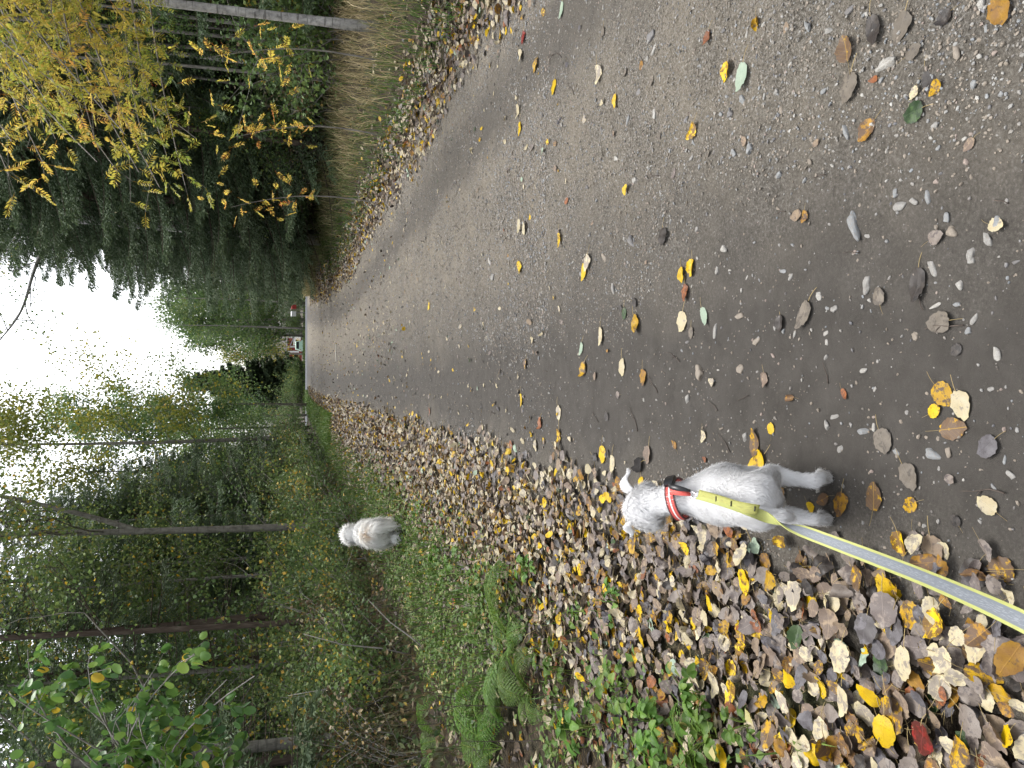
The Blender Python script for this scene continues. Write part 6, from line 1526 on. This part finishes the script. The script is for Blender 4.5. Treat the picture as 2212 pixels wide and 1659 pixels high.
# broad-leaved weeds ---------------------------------------------------------
WT = leaf_template(14, 2, np.random.default_rng(9), bend=-0.5, fold=0.25, wid=0.7, tip=0.16, stalk=False)
def weed(dx, dy, n, L, seed, label):
    r = np.random.default_rng(seed); p = on_ground(dx, dy); p[2] += 0.01; acc = Acc(); stm = Acc()
    for k in range(n):
        a = r.uniform(0, 6.28); h = L * r.uniform(0.4, 1.3); q = np.array([math.cos(a) * L * r.uniform(0.2, 1.0), math.sin(a) * L * r.uniform(0.2, 1.0), h])
        V, P = tube(np.array([[0, 0, 0], q * [0.35, 0.35, 0.7], q]), [0.002, 0.0016, 0.0012], 4, False); stm.add(V, P, 0, tint=np.full(len(V), 0.8))
        m = 3; d = np.array([[math.cos(a + b_), math.sin(a + b_), -0.1] for b_ in (-0.9, 0, 0.9)]) + r.normal(0, 0.15, (3, 3))
        VV, PP = replicate(WT[0] + np.array([0, 0.5, 0]), WT[1], frame_from(d, r.normal(0, 0.3, m)), L * 0.5 * r.uniform(0.7, 1.2, m), np.tile(q, (m, 1))); acc.add(VV, PP, 0, tint=np.repeat(np.clip(0.45 + r.normal(0, 0.2, m), 0, 1), len(WT[0])))
    e = empty("weed_plant", p, 0); tag(e, label, 'plant', 'green weeds in the verge litter'); meshobj("stem", stm.mesh("stem", [fern_m], True), e); meshobj("foliage", acc.mesh("foliage", [fern_m], True), e)
for j, (dx, dy, n, L, lab) in enumerate([(1530, 1500, 12, 0.095, 'three-leaved weed clump in the litter below the fern'), (1560, 1590, 11, 0.10, 'broad green weed clump at the picture corner'), (1640, 1560, 8, 0.07, 'weed clump under the yellow leaf with a brown blotch'), (1440, 1560, 10, 0.10, 'weed clump between fern and picture edge'),
    (1370, 1480, 9, 0.09, 'weed clump in the litter under the small fern'), (1345, 1300, 7, 0.07, 'weed clump nearest the road below the full fern'), (1265, 1320, 7, 0.07, 'small weed clump poking through litter near the fern'), (1290, 1570, 11, 0.11, 'tall weed clump below the arching fern'), (1220, 1440, 9, 0.10, 'weed clump at the foot of the full fern'),
    (1450, 1645, 9, 0.09, 'weed clump cut by the picture edge'), (1160, 1230, 9, 0.09, 'weed clump in the verge beyond the full fern'), (1050, 1250, 10, 0.10, 'leafy weed clump on the verge behind the full fern'), (960, 1190, 10, 0.11, 'leafy weed clump below the fluffy dog'), (1000, 1210, 9, 0.10, 'weed clump between fluffy dog and full fern'), (920, 1100, 8, 0.10, 'weed clump beside the fluffy dog towards the road')]):
    weed(dx, dy, n, L, 200 + j, lab)

# grass, ground cover, undergrowth: uncountable ------------------------------
def blades(r, x, y, h, w, lean, acc, tint, zf=zg):
    n = len(x); a = r.uniform(0, 6.28, n); d = np.stack([np.cos(a), np.sin(a), np.zeros(n)], -1); s = np.stack([-np.sin(a), np.cos(a), np.zeros(n)], -1)
    x = warp(x, y); b0 = np.stack([x, y, zf(x, y) - 0.01], -1); l1 = lean * r.uniform(0.3, 1.3, n)
    m = b0 + d * (h * l1 * 0.35)[:, None] + np.array([0, 0, 1.0]) * (h * 0.6)[:, None]; tp = b0 + d * (h * l1)[:, None] + np.array([0, 0, 1.0]) * (h * (1 - 0.25 * l1))[:, None]
    V = np.stack([b0 - s * w[:, None] / 2, b0 + s * w[:, None] / 2, m + s * w[:, None] * 0.4, m - s * w[:, None] * 0.4, tp], 1); k = np.arange(n)[:, None] * 5
    acc.add(V.reshape(-1, 3), [k + np.array([[0, 1, 2, 3]]), k + np.array([[3, 2, 4]])], 0, tint=np.repeat(np.clip(tint, 0, 1), 5))
r7 = np.random.default_rng(5)
def strip_scatter(n, x0, x1, y0, y1, pw=1.6): return r7.uniform(x0, x1, n), y0 + (y1 - y0) * r7.random(n) ** pw
acc = Acc()
x, y = strip_scatter(9000, -2.5, -1.25, 5.0, 30); k = r7.random(len(x)) < (0.25 + 0.9 * vnoise(x, y, 1.2)) * sstep(-1.2, -1.6, x); x, y = x[k], y[k]
blades(r7, x, y, r7.uniform(0.07, 0.20, len(x)) * (1 + y * 0.012), r7.uniform(0.005, 0.010, len(x)) * (1 + y * 0.03), 0.6, acc, 0.4 + r7.normal(0, 0.22, len(x)))
x, y = strip_scatter(1600, -1.9, -0.9, 1.6, 6, 1.1); k = r7.random(len(x)) < vnoise(x, y, 2.6) * sstep(-0.85, -1.25, x); x, y = x[k], y[k]
blades(r7, x, y, r7.uniform(0.06, 0.17, len(x)), r7.uniform(0.003, 0.006, len(x)), 0.9, acc, 0.45 + r7.normal(0, 0.25, len(x)))
x, y = strip_scatter(7000, -2.0, -0.9, 24, 58, 1.0); blades(r7, x, y, r7.uniform(0.12, 0.3, len(x)), r7.uniform(0.015, 0.03, len(x)), 0.6, acc, 0.4 + r7.normal(0, 0.2, len(x)))
x, y = strip_scatter(9000, 3.0, 4.4, 4.5, 30); k = r7.random(len(x)) < (0.2 + 0.8 * vnoise(x, y, 1.5)); x, y = x[k], y[k]; blades(r7, x, y, r7.uniform(0.06, 0.18, len(x)), r7.uniform(0.005, 0.01, len(x)) * (1 + y * 0.03), 0.7, acc, 0.35 + r7.normal(0, 0.22, len(x)))
x, y = strip_scatter(6000, -3, 14, 64, 84, 1.0); blades(r7, x, y, r7.uniform(0.10, 0.3, len(x)), r7.uniform(0.03, 0.06, len(x)), 0.6, acc, 0.4 + r7.normal(0, 0.2, len(x)), lambda a, b_: zg(a, b_))
o = meshobj("grass", acc.mesh("grass", [grass_m], False)); tag(o, kind='stuff')
acc = Acc()
x, y = strip_scatter(26000, 3.5, 7.0, 5.0, 56, 1.7); k = r7.random(len(x)) < (0.35 + 0.65 * vnoise(x, y, 0.9)) * sstep(3.4, 4.1, x); x, y = x[k], y[k]
blades(r7, x, y, r7.uniform(0.14, 0.45, len(x)), r7.uniform(0.004, 0.008, len(x)) * (1 + y * 0.035), 0.8, acc, 0.48 + r7.normal(0, 0.22, len(x)) - 0.38 * sstep(11, 24, y) - 0.25 * (vnoise(x, y, 0.5) > 0.6))
x, y = strip_scatter(6000, 2.75, 6.0, 36, 56.6, 1.0); blades(r7, x, y, r7.uniform(0.25, 0.7, len(x)), r7.uniform(0.015, 0.03, len(x)), 0.6, acc, 0.25 + r7.normal(0, 0.2, len(x)))
o = meshobj("dry_grass", acc.mesh("dry_grass", [dry_m], False)); tag(o, kind='stuff')
acc = Acc()
x, y = strip_scatter(15000, -2.7, -1.0, 1.7, 13, 1.2); k = r7.random(len(x)) < (vnoise(x, y, 1.8) > 0.40) * sstep(-0.95, -1.5, x) + 0.04 * (x < -1.0); x, y = x[k], y[k]; n = len(x)
d = unit(r7, n); d[:, 2] = np.abs(d[:, 2]) * 0.3; L = r7.uniform(0.022, 0.05, n); P_ = np.stack([x, y, zg(x, y) + r7.uniform(0.02, 0.12, n)], -1)
V, PP = quads_leaf(P_, d, r7.normal(0, 0.4, n), L, L * 0.8, 0.2); acc.add(V, PP, 0, tint=np.repeat(np.clip(0.45 + r7.normal(0, 0.22, n), 0, 1), 4))
o = meshobj("ground_cover", acc.mesh("ground_cover", [grass_m], False)); tag(o, kind='stuff')
acc = Acc()
for (x0, x1, y0, y1, n) in ((-8, -2.35, 4.2, 24, 36000), (5.6, 12, 9, 40, 12000), (-14, -3, 20, 50, 8000)):
    x, y = strip_scatter(n, x0, x1, y0, y1, 1.5); k = r7.random(n) < 0.25 + 0.75 * vnoise(x, y, 1.1); x, y = x[k], y[k]; n = len(x)
    d = unit(r7, n); L = r7.uniform(0.03, 0.07, n) * (1 + 0.02 * y); P_ = np.stack([x, y, zg(x, y) + 0.42 * r7.random(n) ** 1.8], -1); V, PP = quads_leaf(P_, d, r7.uniform(0, 6.28, n), L, L * 0.6, 0.2)
    acc.add(V, PP, 0, tint=np.repeat(np.clip(0.42 + r7.normal(0, 0.27, n), 0, 1), 4))
    m = n // 6; blades(r7, x[:m], y[:m], r7.uniform(0.25, 0.8, m), np.full(m, 0.006), 0.5, acc, 0.62 + r7.normal(0, 0.1, m))
o = meshobj("undergrowth", acc.mesh("undergrowth", [under_m], False)); tag(o, kind='stuff')
# bare dark stems at the verge
for j, (dx, dy, h) in enumerate([(960, 1270, 0.5), (1000, 1330, 0.45), (985, 1430, 0.6), (1040, 1500, 0.5), (1000, 1560, 0.7), (1120, 1530, 0.5), (955, 1370, 0.4), (905, 1240, 0.5), (940, 1330, 0.7), (1180, 1600, 0.45)]):
    p = on_ground(dx, dy); n = 7; t = np.linspace(0, 1, n)[:, None]; C = t * np.array([r7.normal(0, 0.12), r7.normal(0, 0.1), h]) + np.sin(t * 2.5) * r7.normal(0, 0.05, 3) * [1, 1, 0]
    V, P = tube(C, np.linspace(0.0035, 0.0015, n), 5); a = Acc(); a.add(V, P)
    for q in range(3):
        b0 = C[2 + q]; V, P = tube(np.array([b0, b0 + r7.normal(0, 0.05, 3) + [0, 0, 0.06], b0 + r7.normal(0, 0.07, 3) + [0, 0, 0.13]]), [0.002, 0.0016, 0.001], 4); a.add(V, P)
    o = meshobj("bare_stem", a.mesh("bare_stem", [twig_m], True), None, p); tag(o, 'dark bare stem on the verge, %s from the fluffy dog' % ORDW[j], 'stem', 'bare stems on the verge')
# pale stick on the far road, dead branches in the wood
p = on_ground(727, 761); V, P = tube(np.array([[-0.27, 0.02, 0.012], [0, 0, 0.016], [0.27, -0.03, 0.014]]), [0.012, 0.014, 0.010], 6); o = meshobj("birch_stick", meshdata("birch_stick", V, P, [simple_mat("peeled_wood", (0.6, 0.58, 0.54), 0.7)], smooth=True), None, p); tag(o, 'peeled white stick lying across the far gravel', 'stick')
for j, (dx, dy, y, v, lab) in enumerate([(930, 1420, 8.5, (0.3, 0.2, 0.35), 'dead grey branch leaning in the wood behind the verge'), (880, 1440, 8.0, (-0.2, 0.1, 0.9), 'dead grey stick standing up in the dark wood'), (905, 1420, 7.2, (0.15, 0.2, 0.8), 'pale broken stem upright beside the shaded fern')]):
    p = on_ground(dx, dy); v = np.array(v); V, P = tube(np.array([[0, 0, -0.03], v * 0.5 + [0.03, 0, 0], v, v * 1.5 + [0.05, 0, 0.02]]), [0.009, 0.008, 0.006, 0.003], 6); o = meshobj("dead_branch", meshdata("dead_branch", V, P, [bark_grey], smooth=True), None, p); tag(o, lab, 'branch')

# ------------------------------------------------------------------ the far end of the road
white_p = simple_mat("white_paint", (0.72, 0.72, 0.70), 0.5, 0.06); red_p = simple_mat("falu_red", (0.20, 0.035, 0.028), 0.85, 0.15, 6); roof_p = simple_mat("dark_roof", (0.05, 0.045, 0.042), 0.85); groof_p = simple_mat("grey_tin_roof", (0.30, 0.31, 0.33), 0.5)
glass_p = simple_mat("dark_glass", (0.02, 0.022, 0.025), 0.12, 0.1); mint_p = simple_mat("mint_car_paint", (0.34, 0.50, 0.40), 0.35, 0.05); tyre_p = simple_mat("tyre_rubber", (0.02, 0.02, 0.02), 0.8); mbx_r = simple_mat("red_metal", (0.38, 0.04, 0.035), 0.5); post_p = simple_mat("grey_post", (0.25, 0.25, 0.24), 0.8); lamp_p = simple_mat("tail_lamp", (0.4, 0.03, 0.02), 0.3)
def boxobj(name, b_, mat, parent): V, P = boxv(*b_); return meshobj(name, meshdata(name, V, P, [mat]), parent)
hx = px_x(752, 640, 130.0); cot = empty("cottage", (hx, 130.0, float(zg(0, 130)) + 0.45)); tag(cot, 'small red wooden cottage with white corner boards beyond the street', 'house')
boxobj("wall", (-3.4, 1.6, 0, 5, 0, 2.3), red_p, cot)
V = np.array([[-3.8, -0.4, 2.25], [2.0, -0.4, 2.25], [2.0, 5.4, 2.25], [-3.8, 5.4, 2.25], [-3.8, 2.5, 3.9], [2.0, 2.5, 3.9]]); meshobj("roof", meshdata("roof", V, [np.array([[0, 1, 5, 4], [2, 3, 4, 5], [0, 3, 2, 1]]), np.array([[0, 4, 3], [1, 2, 5]])], [roof_p]), cot)
for xx in (-0.72, 0.10): boxobj("corner_board", (xx, xx + 0.26, -0.05, -0.003, 0.45, 2.2), white_p, cot)
wf = boxobj("window", (-2.6, -1.5, -0.06, -0.003, 0.9, 2.0), white_p, cot); boxobj("pane", (-2.5, -1.6, -0.075, -0.062, 1.0, 1.9), glass_p, wf)
porch = boxobj("porch", (0.45, 1.75, -1.4, -0.06, 0.2, 1.35), white_p, cot)
V = np.array([[0.3, -1.5, 1.9], [2.1, -1.5, 1.15], [2.1, 0.0, 1.15], [0.3, 0.0, 1.9], [0.3, -1.5, 1.78], [2.1, -1.5, 1.03], [2.1, 0.0, 1.03], [0.3, 0.0, 1.78]]); meshobj("porch_roof", meshdata("porch_roof", V, [np.array([[0, 1, 2, 3], [7, 6, 5, 4], [0, 4, 5, 1], [1, 5, 6, 2], [2, 6, 7, 3], [3, 7, 4, 0]])], [groof_p]), porch)
boxobj("porch_window", (0.8, 1.3, -1.42, -1.402, 0.55, 1.0), glass_p, porch)
# small pale green car seen from behind
cx = px_x(746, 646, 118.0); car = empty("parked_car", (cx, 118.0, float(zg(0, 118)) - 0.02)); tag(car, 'small pale green car parked beyond the street in front of the cottage', 'car')
prof = np.array([[-0.75, 0.25], [-0.8, 0.62], [-0.7, 0.80], [-0.58, 1.30], [0.58, 1.30], [0.7, 0.80], [0.8, 0.62], [0.75, 0.25]]); n = len(prof)
VV = np.concatenate([np.column_stack([prof[:, 0] * s_, np.full(n, yy), prof[:, 1] * hz + (1 - hz) * 0.25]) for yy, s_, hz in ((0, 0.97, 1.0), (0.25, 1.0, 1.03), (1.6, 1.0, 1.03), (2.4, 1.0, 0.62), (3.5, 0.92, 0.52))]); P = []
for q in range(4):
    a = q * n + np.arange(n); bq = q * n + (np.arange(n) + 1) % n; P.append(np.stack([a, a + n, bq + n, bq], -1))
bd = meshobj("body", meshdata("body", VV, P + [np.arange(n)[None, :], (4 * n + np.arange(n)[::-1])[None, :]], [mint_p]), car)
V = np.array([[-0.55, -0.012, 0.84], [0.55, -0.012, 0.84], [0.47, -0.012, 1.20], [-0.47, -0.012, 1.20]]); V = np.vstack([V, V + [0, 0.01, 0]]); Qb = [np.array([[0, 1, 2, 3], [7, 6, 5, 4], [0, 4, 5, 1], [1, 5, 6, 2], [2, 6, 7, 3], [3, 7, 4, 0]])]
meshobj("rear_window", meshdata("rear_window", V, Qb, [glass_p]), car)
for s_ in (-1, 1):
    boxobj("tail_lamp", (s_ * 0.68 - 0.06, s_ * 0.68 + 0.06, -0.015, -0.001, 0.55, 0.72), lamp_p, car)
    for yy in (0.6, 2.8):
        V, P = tube(np.array([[s_ * 0.62, yy, 0.28], [s_ * 0.80, yy, 0.28]]), 0.28, 14); w_ = meshobj("wheel", meshdata("wheel", V, P, [tyre_p]), car); V, P = tube(np.array([[s_ * 0.80, yy, 0.28], [s_ * 0.815, yy, 0.28]]), 0.17, 12); meshobj("rim", meshdata("rim", V, P, [post_p]), w_)
# mailboxes
def mailbox(dy, y, mat, label, w, zc):
    x = px_x(dy, 634, y); e = empty("mailbox", (x, y, 0.0)); tag(e, label, 'mailbox'); 
    V = np.array([[-w / 2, -0.2, 0], [w / 2, -0.2, 0], [w / 2, 0.2, 0], [-w / 2, 0.2, 0], [-w / 2, -0.2, 0.30], [w / 2, -0.2, 0.30], [w / 2, 0.2, 0.38], [-w / 2, 0.2, 0.38]]); V[:, 2] += zc - 0.17
    bx_ = meshobj("box", meshdata("box", V, [np.array([[0, 3, 2, 1], [0, 1, 5, 4], [1, 2, 6, 5], [2, 3, 7, 6], [3, 0, 4, 7]])], [mat]), e)
    V = np.array([[-w / 2 - .02, -0.24, 0.302], [w / 2 + .02, -0.24, 0.302], [w / 2 + .02, 0.22, 0.392], [-w / 2 - .02, 0.22, 0.392]]); V[:, 2] += zc - 0.17; V = np.vstack([V, V + [0, 0, 0.02]]); meshobj("lid", meshdata("lid", V, Qb, [white_p if mat is white_p else mat]), bx_)
    V, P = tube(np.array([[0.12, 0, -0.05], [0.12, 0, zc - 0.172]]), 0.035, 8); meshobj("post", meshdata("post", V, P, [post_p]), e)
mailbox(678, 64.8, white_p, 'white mailbox on a post across the street', 0.36, 0.88)
mailbox(663, 64.9, mbx_r, 'red mailbox across the street beside the white one', 0.32, 0.86)
# ------------------------------------------------------------------ labels of the leaves and stones: what they look like, where they lie, and how far out from a landmark
ORD = ['', 'second', 'third', 'fourth', 'fifth', 'sixth', 'seventh', 'eighth', 'ninth', 'tenth', 'eleventh', 'twelfth', 'thirteenth', 'fourteenth', 'fifteenth', 'sixteenth', 'seventeenth', 'eighteenth', 'nineteenth', 'twentieth']
DOG = np.array([-0.31, 1.73])
def label_all(items, cat, group_of, base_of):
    by = {}
    for L in items:
        if L.get('label'): tag(L['o'], L['label'], cat, group_of(L)); continue
        by.setdefault(base_of(L), []).append(L)
    for base, Ls in by.items():
        Ls.sort(key=lambda L: float(np.hypot(*(L['pos'][:2] - DOG))))
        for i, L in enumerate(Ls):
            w = ORD[i] if i < len(ORD) else 'far'
            if len(Ls) == 1: lab = base
            elif i < len(ORD): lab = base + ', ' + ((w + ' out from') if i else 'first out from') + ' the small dog'
            else: lab = base + ', far out from the small dog'
            tag(L['o'], lab, cat, group_of(L))
def leaf_base(L):
    x, y = L['pos'][:2]
    s = 'big ' if L['size'] > 0.064 else ('small ' if L['size'] < 0.038 else '')
    if L['zone'] == 'road': return s + SAY[L['kind']] + ' leaf flat on the road ' + ('mud' if x < 0.55 else 'gravel')
    w = 'in litter behind the dog' if y < 1.55 else ('in litter beside the dog' if y < 2.1 else 'in litter ahead of the dog')
    return s + SAY[L['kind']] + ' leaf ' + w
label_all(LEAVES, 'leaf', lambda L: 'fallen leaves lying on the road' if (L['zone'] == 'road' or L['pos'][0] > -0.42) else 'fallen leaves on top of the roadside litter', leaf_base)
def stone_base(L):
    x, y = L['pos'][:2]
    s = 'large ' if L['size'] > 0.03 else ('tiny ' if L['size'] < 0.012 else 'small ')
    w = 'pressed in the dark muddy track' if x < 0.42 else ('in the loose gravel crown' if x < 1.5 else 'on the grass-side track')
    return s + L['kind'] + ' stone ' + w
label_all(STONES, 'stone', lambda L: 'stones set in the gravel road', stone_base)
